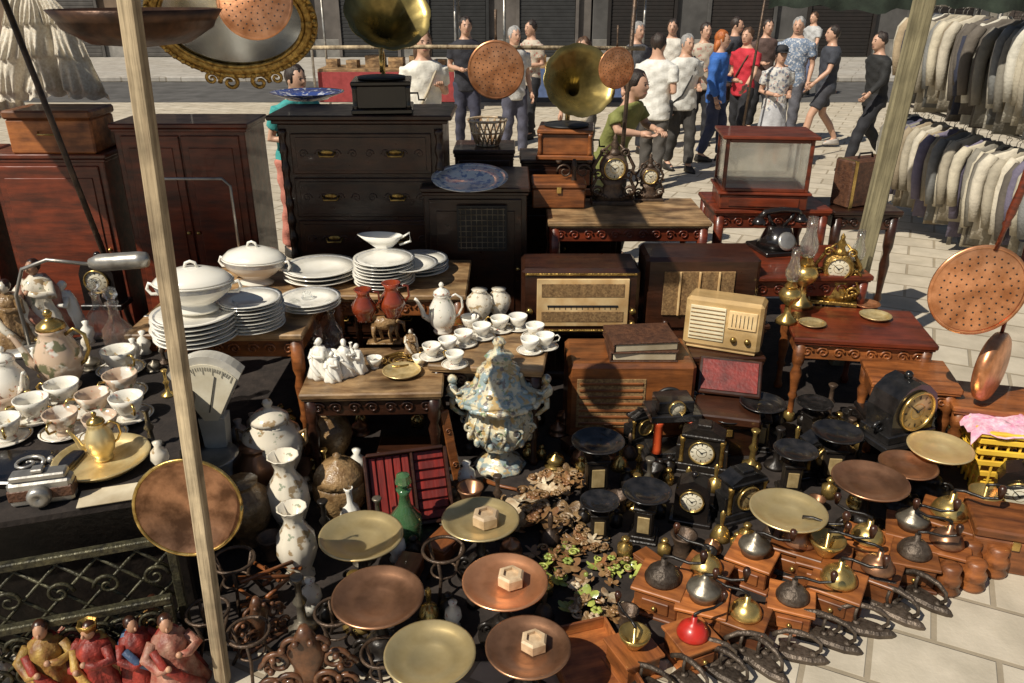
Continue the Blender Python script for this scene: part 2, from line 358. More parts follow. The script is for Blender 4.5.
# grinder
def t_grinder(mw,md,hop):
    bx=G().box(0,0,0,.19,.19,.015,b=.005).box(0,0,.015,.16,.16,.09,b=.005).box(0,0,.105,.185,.185,.014,b=.005)
    dr=G().box(0,-.082,.03,.10,.012,.05,b=.003); kn=G().ball((0,-.095,.055),.01)
    if hop==0: dm=G().lathe([(.065,.119),(.066,.13),(.055,.155),(.035,.175),(.012,.183),(.012,.21),(0,.21)],24)
    elif hop==1: dm=G().lathe([(.03,.119),(.035,.13),(.06,.17),(.065,.19),(.058,.19),(.03,.14),(.008,.14),(.008,.215),(0,.215)],24)
    else: dm=G().lathe([(.05,.119),(.055,.14),(.065,.155),(.06,.17),(.03,.185),(.014,.21),(.008,.22),(0,.22)],24)
    cr=G().tube([(0,0,.2),(0,0,.222),(.03,0,.228),(.09,0,.222),(.13,0,.235),(.14,0,.24)],[.007,.007,.006,.006,.005,.005])
    ck=G().lathe([(0,.24),(.008,.24),(.012,.26),(.015,.275),(.01,.288),(0,.29)],14,T=TR(.138,0,0))
    return T('coffee_grinder',[('wooden_box',bx,[mw]),('drawer',dr,[mw]),('knob',kn,[brass],1),('dome',dm,[md]),('crank',cr,[iron]),('crank_knob',ck,[wood_dark],4)],.19)
gr=[t_grinder(wood_box,brass,0),t_grinder(wood_box,ironw,0),t_grinder(wood_mid,brass,1),t_grinder(wood_box,pewter,2),t_grinder(wood_mid,copper_d,0)]
gr_red=t_grinder(wood_box,red,0)
# flat iron
def t_iron():
    out=[(-.045,.09),(-.05,.03),(-.038,-.05),(-.015,-.1),(0,-.115),(.015,-.1),(.038,-.05),(.05,.03),(.045,.09)]
    n=len(out);V=[(x,y,0) for x,y in out]+[(x,y,.018) for x,y in out]+[(x*.75,y*.8,.028) for x,y in out]
    Fc=[list(range(n))[::-1],[2*n+i for i in range(n)]]
    for k in (0,1): Fc+=[[k*n+i,k*n+(i+1)%n,(k+1)*n+(i+1)%n,(k+1)*n+i] for i in range(n)]
    sole=G().add(V,Fc,0,False)
    arch=G().tube([(0,-.05,.026),(0,-.075,.06),(0,-.07,.095),(0,-.035,.118),(0,.02,.124),(0,.07,.115),(0,.105,.09),(0,.12,.075)],[.009,.008,.008,.011,.012,.012,.01,.012],10)
    arch.tube([(0,.045,.026),(0,.055,.06),(0,.05,.115)],.007,8)
    for y in (-.05,.045): arch.ball((0,y,.03),(.018,.018,.01))
    return T('flat_iron',[('sole_plate',sole,[ironw]),('handle',arch,[ironw])],.14)
flatiron=t_iron()
# clock dial facing -y, centre at (cx,y,cz)
def dial(r,cx=0,y=0,cz=0):
    Mx=TR(cx,y,cz)@RX(pi/2)
    g=G().lathe([(0,0),(r,0),(r,.004),(r*.96,.006),(0,.006)],28,T=Mx)
    g.lathe([(r,0),(r*1.12,0),(r*1.14,.01),(r*1.06,.016),(r*.99,.008),(r,0)],28,mat=1,T=Mx,cap=False)
    g.lathe([(r*.42,.0068),(r*.46,.0068)],24,mat=1,T=Mx,cap=False)
    for i in range(12):
        a=i*pi/6; k=(2 if i%3==0 else 1)
        g.add([(-.02*r*k,.70*r,.0075),(.02*r*k,.70*r,.0075),(.025*r*k,.9*r,.0075),(-.025*r*k,.9*r,.0075)],[[0,1,2,3]],2,False,Mx@RZ(a))
    h=G()
    for a,l in ((.9,.75),(-1.1,.5)):
        h.add([(-.05*r,-.1*r,.009),(.05*r,-.1*r,.009),(.015*r,l*r,.009),(-.015*r,l*r,.009)],[[0,1,2,3]],0,False,Mx@RZ(a))
    h.lathe([(0,.009),(.07*r,.009),(.05*r,.014),(0,.014)],10,T=Mx)
    return g,h
DM=[dialw,brass,black]; DG=[dialg,brass,black]
def t_mantel(m,kind=0,D=DM):
    c=G()
    if kind==0:
        c.box(0,0,0,.34,.16,.03).box(0,0,.03,.3,.14,.04).box(0,0,.07,.2,.12,.17).box(0,0,.24,.24,.14,.02)
        c.prism([(-.12,.26),(.12,.26),(.05,.3),(-.05,.3)],-.06,.06).box(0,0,.3,.08,.08,.02)
        for s in (-1,1):
            c.box(s*.125,0,.07,.04,.1,.11); c.lathe([(.014,.07),(.018,.075),(.012,.09),(.012,.2),(.018,.225),(.018,.24)],12,mat=1,T=TR(s*.112,-.05,0))
        d,h=dial(.066,0,-.062,.155)
    elif kind==1:
        c.box(0,0,0,.30,.2,.03).box(0,0,.03,.26,.17,.04).prism([(-.11,.07),(.11,.07),(.12,.17),(.1,.24),(.05,.285),(0,.3),(-.05,.285),(-.1,.24),(-.12,.17)],-.075,.075)
        for s in (-1,1): c.scroll((s*.13,-.02,.09),.03,0,w=.01,sg=s)
        c.ball((0,0,.31),.02)
        d,h=dial(.082,0,-.078,.175)
    else:
        c.box(0,0,0,.22,.14,.03); c.prism([(-.09,.03),(.09,.03),(.09,.2),(.07,.25),(0,.28),(-.07,.25),(-.09,.2)],-.055,.055); c.ball((0,0,.29),.018)
        d,h=dial(.058,0,-.058,.16)
    return T('mantel_clock',[('clock_case',c,[m,gold]),('dial',d,D),('clock_hand',h,[black],1)],.34 if kind==0 else .26)
clk=[t_mantel(marble,0,DG),t_mantel(marble,1,DG),t_mantel(lacquer,2,DM),t_mantel(iron,0,DM)]
def t_colclock():
    c=G().box(0,0,0,.2,.14,.03).box(0,0,.03,.17,.12,.02).box(0,0,.19,.2,.14,.03).box(0,0,.22,.14,.1,.05)
    parts=[('clock_case',c,[marble])]
    for s in (-1,1): parts.append(('column',G().lathe([(.016,.05),(.022,.055),(.018,.07),(.018,.17),(.022,.185),(.02,.19)],14,T=TR(s*.065,-.05,0)),[mat('red_marble_column' ,(.6,.09,.025),(.42,.05,.018),rough=.2,coat=.4,bump=.02)]))
    d,h=dial(.03,0,-.052,.245); parts+= [('dial',d,DM)]
    return T('pillar_clock',parts,.2)
colclk=t_colclock()
def t_gilt(m):
    c=G().box(0,0,0,.28,.14,.025)
    c.loft([(0,0,.02,.13,.06),(0,0,.06,.1,.05),(0,0,.12,.06,.04),(0,0,.16,.09,.05)],20)
    c.lathe([(.085,-.045),(.09,-.04),(.09,.04),(.085,.045)],28,T=TR(0,0,.235)@RX(pi/2))
    for s in (-1,1):
        c.scroll((s*.1,-.03,.08),.04,0,w=.011,sg=s).scroll((s*.1,-.02,.19),.035,0,w=.01,sg=s).scroll((s*.07,-.02,.33),.03,0,w=.008,sg=-s)
        c.tube([(s*.12,0,.03),(s*.14,0,.1),(s*.11,0,.16),(s*.13,0,.24),(s*.08,0,.33),(s*.03,0,.38)],[.014,.012,.01,.012,.01,.006])
        for k in range(5): c.ball((s*(.05+.018*k),-.05,.05+.008*k),.012)
    c.lathe([(.05,.32),(.03,.34),(.02,.36),(.03,.38),(.012,.41),(.016,.425),(0,.45)],14)
    d,h=dial(.062,0,-.048,.235)
    return T('ornate_clock',[('clock_case',c,[m]),('dial',d,DM),('clock_hand',h,[black],1)],.29)
gilt,giltd=t_gilt(gold),t_gilt(iron_r)
# radios
def t_radio(m,w,h,d,style=0):
    c=G().box(0,0,.01,w,d,h,b=.02); c.box(0,0,0,w*.9,d*.9,.012)
    y=-d/2
    if style==0:
        c.box(0,y-.004,h*.08,w*.94,.01,.012,1).box(0,y-.004,h*.94,w*.94,.01,.012,1)
        sp=G().box(.02*w,y-.003,h*.17,w*.78,.014,h*.72,1,b=.01)
        sp.box(.02*w,y-.009,h*.62,w*.70,.008,h*.2,0,b=.003); sp.box(.02*w,y-.009,h*.24,w*.70,.008,h*.16,0,b=.003)
        sp.box(.02*w,y-.0115,h*.47,w*.6,.006,.010,2,b=.001)
        for i in range(13): sp.box(-w*.27+i*w*.048,y-.0105,h*.43,.003,.003,h*.05,2,b=0.0005)
        kp=[(-.43,.2),(-.43,.4),(.45,.2),(.45,.4)]
    elif style==1:
        sp=G().box(-.03*w,y-.003,h*.25,w*.62,.012,h*.6,0,b=.004)
        for i in range(3): sp.box(-.2*w+i*w*.17,y-.012,h*.25,.012,.012,h*.6,1)
        kp=[(-.3,.14),(0,.14),(.3,.14)]
    elif style==3:
        sp=G()
        for i in range(7): sp.box(-w*.16,y-.004,h*.22+i*h*.09,w*.5,.012,h*.035,3,b=.004)
        sp.box(-w*.16,y-.001,h*.18,w*.54,.006,h*.66,0,b=.002)
        sp.lathe([(0,0),(.068,0),(.068,.008),(.06,.012),(0,.012)],28,mat=1,T=TR(w*.3,y,h*.55)@RX(pi/2))
        sp.lathe([(.066,0),(.08,0),(.08,.014),(.07,.018),(.066,.012)],28,mat=2,T=TR(w*.3,y,h*.55)@RX(pi/2),cap=False)
        for i in range(9):
            a=-2+i*.5; sp.tube([(w*.3+.035*sin(a),y-.014,h*.55+.035*cos(a)),(w*.3+.055*sin(a),y-.014,h*.55+.055*cos(a))],.0012,4,2)
        kp=[(.18,.2),(.42,.2)]
    else:
        sp=G().box(-w*.2,y-.003,h*.2,w*.46,.01,h*.68,0,b=.004); sp.box(w*.25,y-.003,h*.5,w*.36,.012,h*.36,1,b=.004)
        for i in range(8): sp.box(-w*.2,y-.009,h*.25+i*h*.08,w*.44,.006,.006,3)
        for i in range(6): sp.box(w*.12+i*w*.05,y-.0105,h*.55,.003,.004,h*.25,2,b=.0005)
        kp=[(.16,.28),(.34,.28)]
    parts=[('radio_case',c,[m,gold]),('dial_panel',sp,[clothg if m is not cream else creamg,dialp,black,m if m is not cream else clothg])]
    for a,b in kp: parts.append(('knob',G().lathe([(.018,0),(.018,.012),(.014,.02),(0,.02)],16,T=TR(a*w,y-.002,b*h)@RX(pi/2)),[brass if style!=1 else wood_dark]))
    return T('radio',parts,w)
rad1,rad2,rad3=t_radio(wood_dark,.64,.38,.3,0),t_radio(wood_dark,.62,.42,.3,1),t_radio(cream,.44,.3,.2,2)
radc=t_radio(wood_mid,.66,.43,.36,3)
# phone
def t_phone():
    b=G().box(0,0,0,.2,.2,.02).loft([(0,0,.02,.09,.09),(0,0,.06,.07,.075),(0,0,.11,.05,.05)],20)
    for s in (-1,1): b.tube([(s*.02,0,.11),(s*.05,0,.14),(s*.06,0,.165)],.008)
    dl=G().lathe([(.04,0),(.042,.006),(.03,.01),(0,.01)],20,T=TR(0,-.075,.06)@RX(1.1))
    hs=G().tube([(-.1,0,.15),(-.075,0,.175),(0,0,.182),(.075,0,.175),(.1,0,.15)],[.014,.013,.014,.013,.014],10)
    for s in (-1,1): hs.lathe([(.015,0),(.03,-.02),(.03,-.03),(0,-.03)],16,T=TR(s*.1,0,.155))
    return T('telephone',[('phone_body',b,[lacquer]),('rotary_dial',dl,[steel]),('handset',hs,[lacquer])],.24)
phone=t_phone()
def horn(r,l,Mx,n=48,mat=0):
    pr=[(.012+ (r-.012)*(t**2.6),l*t) for t in [i/14 for i in range(15)]]
    pr2=[(max(a-.004,.001),b+.001) for a,b in pr[::-1]]
    return G().lathe([(.001,-.0)]+pr+pr2,n,mat=mat,T=Mx,fn=lambda a,z:1+.035*abs(cos(6*a))*(z/l),cap=False)
def t_gram(mh,tilt,az,box_m,r=.24,l=.42):
    b=G().box(0,0,0,.36,.36,.03,b=.008).box(0,0,.03,.31,.31,.13,b=.006).box(0,0,.16,.35,.35,.025,b=.008)
    for s in (-1,1): b.lathe([(.02,.03),(.014,.05),(.014,.14),(.02,.16)],10,T=TR(s*.155,-.155,0))
    tt=G().lathe([(.0,.187),(.14,.187),(.145,.195),(.14,.2),(0,.2)],32)
    arm=G().tube([(0,.19,.12),(0,.21,.22),(0,.2,.32),(0,.12,.36),(0,.05,.3),(0,.04,.215)],[.014,.014,.016,.014,.011,.012])
    Mx=TR(0,.17,.33)@RZ(az)@RX(tilt)
    hn=horn(r,l,Mx)
    ck=G().tube([(.16,0,.1),(.21,0,.1),(.215,0,.06),(.25,0,.06)],.006)
    return T('gramophone',[('wooden_box',b,[box_m]),('turntable',tt,[black]),('tone_arm',arm,[brass]),('horn',hn,[mh]),('crank',ck,[iron])],.36)
dull_brass=mat('greenish_brass',(.44,.34,.12),(.14,.11,.04),rough=.3,metal=.8,scale=5,bump=.05)
gram1=t_gram(dull_brass,.95,.2,lacquer,.24,.4)
gram2=t_gram(dull_brass,1.15,.25,wood_mid,.22,.36)
# perforated pan: disc facing -y
def perf(g,Mx):
    g.lathe([(0,.03),(.4,.03),(.47,.0),(.5,.0),(.5,.012),(.48,.016),(.41,.045),(0,.047)],44,T=Mx)
    g.lathe([(.47,.014),(.505,.014),(.505,.03),(.47,.03)],44,T=Mx,mat=0,cap=False)
    for k,(rr,n) in enumerate(((0.0,1),(.08,6),(.16,12),(.24,18),(.32,24),(.39,30))):
        for i in range(n):
            a=2*pi*i/n+k*.1; x,z=rr*cos(a),rr*sin(a)
            g.lathe([(0,.0485),(.011,.0485),(.011,.049),(0,.049)],6,mat=1,T=Mx@TR(x,z,0))
    return g
col_c=T('hanging_colander',[('pan_disc',perf(G(),RX(pi/2)),[copper,black]),('handle',G().tube([(0,0,.48),(0,-.01,.6),(0,0,.8),(0,0,1.0)],[.03,.02,.022,.03],10),[iron_r])],1.0)
wh_=('handle',G().lathe([(.025,.45),(.025,.7),(.045,.74),(.03,.78),(.045,.85),(.04,1.1),(.055,1.3),(.035,1.35),(.05,1.8),(.03,2.1),(.05,2.15),(0,2.2)],14,T=TR(0,-.02,0)),[wood_red])
warm=T('warming_pan',[('pan_disc',perf(G(),RX(pi/2)),[copper,black]),wh_],1.0)
warm2=T('warming_pan',[('pan_disc',G().lathe([(0,-.1),(.4,-.09),(.48,-.05),(.5,0),(.5,.06),(.46,.1),(.4,.12),(0,.15)],44,T=RX(pi/2)),[copper]),wh_],1.0)
# plain furniture
def t_table(w,d,h,mt,ml,carved=True,name='table'):
    top=G().box(0,0,h-.03,w,d,.03,b=.008).box(0,0,h-.04,w*.97,d*.97,.01)
    ap=G().box(0,-d/2+.04,h-.13,w-.1,.02,.088).box(0,d/2-.04,h-.13,w-.1,.02,.088).box(-w/2+.04,0,h-.13,.02,d-.1,.088).box(w/2-.04,0,h-.13,.02,d-.1,.088)
    if carved:
        k=int(w/.09)
        for i in range(k): ap.scroll((-w/2+.08+(w-.16)*i/(max(1,k-1)),-d/2+.026,h-.085),.03,0,w=.007,sg=(-1)**i)
    parts=[('table_top',top,[mt]),('apron',ap,[ml])]
    hh=h-.04
    for a in (-1,1):
        for b in (-1,1):
            parts.append(('leg',G().lathe([(0,0),(.02,0),(.026,.03),(.016,.06),(.016,hh*.3),(.026,hh*.34),(.018,hh*.38),(.024,hh*.5),(.032,hh*.62),(.02,hh*.7),(.032,hh*.76),(.034,hh)],12,T=TR(a*(w/2-.045),b*(d/2-.045),0)),[ml]))
    return T(name,parts,w)
def t_cab(w,d,h,m,name='cabinet',doors=2,knobm=brass):
    c=G().box(0,0,0,w*1.03,d*1.02,.06,b=.01).box(0,0,.06,w,d,h-.09,b=.006).box(0,0,h-.03,w*1.06,d*1.05,.03,b=.01).box(0,0,h-.05,w*1.03,d*1.02,.02)
    parts=[('cabinet_body',c,[m])]
    dw=w*.92/doors
    for i in range(doors):
        x=-w*.46+dw*(i+.5); g=G().box(x,-d/2-.006,.08,dw-.015,.016,h-.15,b=.004)
        if h>.3: g.box(x,-d/2-.017,.15,dw-.1,.01,h-.29,b=.004)
        parts.append(('door',g,[m])); parts.append(('knob',G().ball((x+(dw/2-.03)*(1 if i==0 else -1),-d/2-.022,h*.55),.012),[knobm],len(parts)-1))
    return T(name,parts,w)
def t_block(w,d,h,m,name='wooden_box'):
    return T(name,[('box_body',G().box(0,0,0,w,d,h*.78,b=.008),[m]),('lid',G().box(0,0,h*.78+.002,w*1.03,d*1.03,h*.22-.002,b=.008),[m]),('clasp',G().box(0,-d/2-.008,h*.62,.03,.008,.04),[brass])],w)
def t_chest(w,d,h,m,nd=5):
    c=G().box(0,0,0,w*1.02,d,.08,b=.01).box(0,0,.08,w*.96,d*.96,h-.13,b=.006).box(0,0,h-.05,w*1.02,d*1.02,.02,b=.006).box(0,0,h-.03,w*1.07,d*1.06,.03,b=.012)
    for s in (-1,1):
        n=60;pr=[]
        for i in range(n+1):
            z=.1+(h-.18)*i/n; pr.append((.022+.006*sin(i*1.3),z))
        c.lathe(pr,12,T=TR(s*w*.455,-d*.48,0))
    parts=[('chest_body',c,[m])]
    dh=(h-.2)/nd
    for i in range(nd):
        z=.12+i*dh; g=G().box(0,-d*.48-.006,z,w*.82,.02,dh-.025,b=.006).box(0,-d*.48-.018,z+.02,w*.76,.008,dh-.065,b=.003)
        for k in range(8): g.scroll((-w*.34+k*w*.097,-d*.48-.022,z+dh*.5-.01),.028,0,w=.004,sg=(-1)**k)
        parts.append(('drawer',g,[m])); k=len(parts)-1
        for s in (-1,1): parts.append(('handle',G().tube([(s*w*.2-.05,-d*.48-.022,z+dh*.5),(s*w*.2-.04,-d*.48-.045,z+dh*.42),(s*w*.2+.04,-d*.48-.045,z+dh*.42),(s*w*.2+.05,-d*.48-.022,z+dh*.5)],.006).ball((s*w*.2,-d*.48-.024,z+dh*.5),(.04,.006,.015)),[gold],k))
    return T('chest_of_drawers',parts,w)
# ================================================================ setting
def single(name,g,mats,label=None,cat=None,kind=None,loc=(0,0,0),group=None):
    o=bpy.data.objects.new(name,mk(name,g,mats)); COL.objects.link(o); o.location=loc
    if kind: o['kind']=kind
    if label: o['label']=label
    if cat: o['category']=cat
    if group: o['group']=group
    return o
def brickmat(name,c1,c2,mortar,sx,sy,off=.5,ms=.012,bump=.3):
    m=mat(name,c1,c2,rough=.85,scale=6,bump=0,var=0,grime=.2); nt=m.node_tree;N=nt.nodes;L=nt.links;b=N['Principled BSDF']
    src=b.inputs['Base Color'].links[0].from_socket
    tc=N.new('ShaderNodeTexCoord'); mp=N.new('ShaderNodeMapping'); mp.inputs['Rotation'].default_value=(0,0,.45)
    L.new(tc.outputs['Object'],mp.inputs[0])
    br=N.new('ShaderNodeTexBrick'); br.offset=off; br.inputs['Scale'].default_value=1; br.inputs['Brick Width'].default_value=sx; br.inputs['Row Height'].default_value=sy; br.inputs['Mortar Size'].default_value=ms; br.inputs['Mortar Smooth'].default_value=.3
    br.inputs['Color1'].default_value=(1,1,1,1); br.inputs['Color2'].default_value=(.87,.85,.82,1); br.inputs['Mortar'].default_value=(.6,.56,.5,1)
    L.new(mp.outputs[0],br.inputs['Vector'])
    mx=N.new('ShaderNodeMix'); mx.data_type='RGBA'; mx.blend_type='MULTIPLY'; mx.inputs[0].default_value=1
    L.new(src,mx.inputs[6]); L.new(br.outputs['Color'],mx.inputs[7]); L.new(mx.outputs[2],b.inputs['Base Color'])
    n=N.new('ShaderNodeTexNoise'); n.inputs['Scale'].default_value=60; n.inputs['Detail'].default_value=6; L.new(tc.outputs['Object'],n.inputs['Vector'])
    ma=N.new('ShaderNodeMath'); ma.operation='MULTIPLY_ADD'; ma.inputs[1].default_value=.25; L.new(n.outputs['Fac'],ma.inputs[0])
    iv=N.new('ShaderNodeMath'); iv.operation='SUBTRACT'; iv.inputs[0].default_value=1; L.new(br.outputs['Fac'],iv.inputs[1]); L.new(iv.outputs[0],ma.inputs[2])
    bp=N.new('ShaderNodeBump'); bp.inputs['Strength'].default_value=bump*2; bp.inputs['Distance'].default_value=.01; L.new(ma.outputs[0],bp.inputs['Height']); L.new(bp.outputs[0],b.inputs['Normal'])
    return m
paving=brickmat('stone_paving',(.60,.53,.42),(.50,.44,.34),None,.42,.3)
single('ground',G().add([(-150,-60,0),(150,-60,0),(150,250,0),(-150,250,0)],[[0,1,2,3]],0,False),[paving],kind='structure')
pave2=brickmat('kerb_stone',(.48,.45,.40),(.38,.35,.31),None,1.0,.5)
single('pavement',G().box(2,25,0.002,70,7,.13,b=.02),[pave2],kind='structure')
road=mat('worn_road',(.13,.125,.12),(.09,.085,.08),rough=.9,scale=3,bump=.3)
single('road',G().add([(-34,17.5,.004),(38,17.5,.004),(38,21.5,.004),(-34,21.5,.004)],[[0,1,2,3]],0,False),[road],kind='structure')
cl=[(-1.05,2.2),(-.2,2.15),(.55,2.16),(1.25,2.6),(1.85,2.95),(2.6,3.3),(2.7,4.6),(2.4,5.8),(-4.2,5.9),(-4.2,2.2)]
single('ground_sheet',G().add([(x,y,.005) for x,y in cl],[list(range(len(cl)))],0,False),[darksheet],'dark sheet over the paving under the wares','cloth')  # flat dark sheet covering the paving below the wares
# facades
def building(x0,x1,y,h,cw,label,nsh,shc):
    w=x1-x0; root=bpy.data.objects.new('building',None); COL.objects.link(root); root.location=((x0+x1)/2,y,0)
    root['label']=label; root['category']='building'
    def part(n,g,ms,par=root):
        o=bpy.data.objects.new(n,mk(n,g,ms)); COL.objects.link(o); o.parent=par; return o
    wm=mat('plaster_wall',cw,tuple(c*.75 for c in cw),rough=.9,scale=2,bump=.2,var=0)
    sm=mat('shutter_metal',shc,tuple(c*.7 for c in shc),rough=.6,scale=6,stretch=(1,1,1),var=.3)
    part('wall',G().box(0,4,0.1,w-.05,8,h,b=.02),[wm])
    part('plinth',G().box(0,-.03,.13,w-.1,.08,.55,b=.01),[mat('plinth_stone',(.3,.28,.25),(.2,.19,.17),rough=.85,scale=4)])
    part('cornice',G().box(0,-.1,3.5,w-.1,.25,.18,b=.03),[wm])
    st=w/nsh
    for i in range(nsh):
        x=-w/2+st*(i+.5); sh=G()
        for k in range(26): sh.box(x,-.08-.0,.16+k*.11,st*.62,.05,.104,b=.02)
        part('shutter',sh,[sm])
        fr=G().box(x-st*.33,-.1,.15,.1,.12,2.95).box(x+st*.33,-.1,.15,.1,.12,2.95).box(x,-.1,3.1,st*.66+.1,.12,.14)
        part('door_frame',fr,[wm if i%2 else sm])
        for zz in (4.3,7.2):
            if zz+1.8<h:
                part('window',G().box(x,-.01,zz,1.1,.06,1.8,0).box(x,-.04,zz,.06,.08,1.8,1).box(x,-.04,zz+.9,1.1,.08,.05,1).box(x,-.08,zz-.1,1.4,.2,.09,1),[marble,white_p])
building(-24,-9,28,9.5,(.26,.18,.12),'ochre plaster building with shuttered shops',4,(.1,.09,.08))
building(-9,2.6,28,10.5,(.15,.13,.115),'grey plaster building with closed metal shutters',4,(.03,.03,.03))
building(2.6,15.5,28,9,(.10,.095,.09),'dark grey building with brown roller shutters',4,(.022,.016,.013))
building(15.5,34,28,11,(.3,.27,.22),'beige building with shuttered ground floor',5,(.08,.06,.05))
# ================================================================ stall structure
pole=T('wooden_pole',[('wooden_pole',G().box(0,0,0,.043,.043,2.78,b=.005),[wood_pale])],.06)
place(pole,-1.0,2.06,0,'weathered pale square wooden stall pole standing in front','pole',ry=.042,group='stall poles')
pole2=T('wooden_pole',[('wooden_pole',G().box(0,0,0,.105,.06,2.8,b=.008),[mat('mossy_pole_wood',(.30,.26,.15),(.13,.11,.06),rough=.85,scale=20,stretch=(1,1,.07),bump=.7)])],.12)
place(pole2,2.08,4.62,0,'thick greenish weathered wooden plank pole among the tables','pole',ry=.052,group='stall poles')
pr=T('metal_pole',[('metal_pole',G().lathe([(0,0),(.016,0),(.016,2.8),(0,2.8)],12),[iron_r])],.04)
place(pr,-2.2,4.4,0,'thin rusty metal pole leaning beside the cabinets','pole',ry=-.17)
place(pr,2.9,10.4,0,'thin pale metal pole behind the stall in the street','pole',ry=.06)
place(pr,.80,6.1,0,'thin metal pole at the back of the stall','pole',ry=.03)
place(T('hanging_rail',[('hanging_rail',G().tube([(-1.9,0,0),(-.6,0,.01),(.9,0,0)],.014),[wood_pale])],.5),0,5.75,1.83,'long pale wooden rail across the back of the stall','rail')
def awning():
    g=G();V=[];Fc=[];nx,ny=30,8
    x0,x1,y0,y1=-3.75,-1.1,3.3,4.75
    for j in range(ny+1):
        for i in range(nx+1):
            x=x0+(x1-x0)*i/nx;y=y0+(y1-y0)*j/ny
            V.append((x,y,2.78+.05*sin(i*.9)+.04*sin(j*1.7)))
    for j in range(ny):
        for i in range(nx): Fc.append([j*(nx+1)+i,j*(nx+1)+i+1,(j+1)*(nx+1)+i+1,(j+1)*(nx+1)+i])
    return g.add(V,Fc)
single('awning',awning(),[canvas],'dark canvas awning stretched over the poles of the stall','awning')
g=G()
for (a,b,c,d) in ((-.75,3.0,-.45,4.4),(.15,3.9,.32,5.2)):
    g.add([(a,b,2.8),(c,b,2.8),(c,d,2.77),(a,d,2.77)],[[0,1,2,3]])
single('added_shade_strip',g,[canvas],'narrow dark canvas strips added overhead to dapple the stall with shade','awning')  # unseen strips above the view, added to break the sun into dapples
g=G();V=[];Fc=[]
for i in range(71):
    x=1.9+i*.06; V+= [(x,6.4+.03*sin(i*.8),2.9),(x+.01*sin(i),6.4+.05*sin(i*.8+.5),2.06+.02*sin(i*.37)+.015*sin(i*1.3))]
for i in range(70): Fc.append([2*i,2*i+2,2*i+3,2*i+1])
single('awning_valance',g.add(V,Fc),[canvas],'dark green netting valance hanging from a stall roof','awning')
# ================================================================ furniture
lt=T('low_table',[('table_top',G().box(0,0,.56,1.5,1.6,.04,b=.01),[darksheet]),
 ('cabinet_body',G().box(0,.04,0,1.42,1.46,.56,b=.01),[iron])],1.5)
place(lt,-2.1,2.88,0,'black cloth covered low table with dark sides','table',rz=.3)
OCC.clear()
def t_grille(w,h,m):
    g=G().box(0,0,0,w,.03,.03).box(0,0,h-.03,w,.03,.03).box(-w/2+.015,0,.03,.03,.03,h-.06).box(w/2-.015,0,.03,.03,.03,h-.06)
    l=G();n=11
    for i in range(-n,n+1):
        x=i*w/n/1.0
        for s in (-1,1):
            x0,x1=x,x+s*(h-.06)
            ts=sorted([(-w/2+.02-x0)/(x1-x0),(w/2-.02-x0)/(x1-x0)]); t0=max(0,ts[0]); t1=min(1,ts[1])
            if t1-t0>.05: l.tube([(x0+(x1-x0)*t0,0,.03+(h-.06)*t0),(x0+(x1-x0)*t1,0,.03+(h-.06)*t1)],.006,6)
    for i in range(9):
        l.scroll((-w/2+.08+i*(w-.16)/8,-.012,h*.7),.045,0,w=.007,sg=(-1)**i); l.scroll((-w/2+.08+i*(w-.16)/8,-.012,h*.3),.045,0,w=.007,sg=-(-1)**i)
    return T('iron_grille',[('frame',g,[m]),('lattice',l,[m])],w)
gpm=mat('green_black_iron',(.11,.10,.055),(.03,.028,.02),rough=.45,metal=.5,scale=30,bump=.4)
gri=t_grille(1.35,.5,gpm)
place(gri,-1.80,2.03,0,'ornate black cast iron grille standing against the low table','grille',rz=.3)
place(t_grille(.8,.3,gpm),-1.55,2.04,0,'smaller greenish scrollwork iron panel leaning on the grille','grille',rz=.3)
OCC.clear()
place(t_table(.85,1.0,.7,wood_top,wood_mid),-1.42,3.98,0,'wooden table carrying white dinner service','table')
place(t_table(.75,.62,.7,wood_top,wood_mid),-.62,4.32,0,'small wooden table with stacked plates behind','table')
place(t_table(.66,.52,.5,wood_top,wood_dark),-.66,3.52,0,'small carved occasional table with turned legs and figurines','table',rz=.04)
place(t_table(.56,.5,.55,wood_top,wood_dark),-.1,3.68,0,'small carved side table with a coffee service','table',rz=-.12)
place(t_chest(1.02,.5,1.52,wood_dark),-.9,5.08,0,'tall dark carved wooden chest of drawers with twisted columns','chest of drawers')
place(t_cab(.62,.6,1.12,wood_dark,doors=1),-.22,5.02,0,'dark box cabinet with a metal grille front','cabinet')
gg=G().box(0,0,0,.30,.008,.28,1,b=.002)
for k in range(9): gg.box(-.128+k*.032,-.007,.012,.005,.006,.256,0,b=.001)
for k in range(8): gg.box(0,-.0125,.02+k*.034,.28,.004,.005,0,b=.001)
place(T('wire_grille',[('wire_grille',gg,[pewter,black])],.3),-.18,4.68,.74,'small pale metal grille resting on the cabinet door','grille')
place(t_cab(.78,.4,1.47,wood_red,doors=2),-1.98,5.05,0,'wide red mahogany cabinet with panelled doors','cabinet')
place(t_cab(.68,.4,1.3,wood_red,doors=1),-2.78,5.0,0,'low mahogany cabinet behind the figurines','cabinet')
place(t_cab(.6,.4,1.3,wood_red,doors=1),-3.5,4.95,0,'mahogany cabinet at the end of the row','cabinet')
place(T('chrome_frame',[('chrome_frame',G().tube([(-.22,0,0),(-.22,0,.5),(-.18,0,.54),(.18,0,.54),(.22,0,.5),(.22,0,0)],.008),[steel])],.44),-1.78,4.4,.7,'thin chrome tubular frame in front of the cabinet','frame')
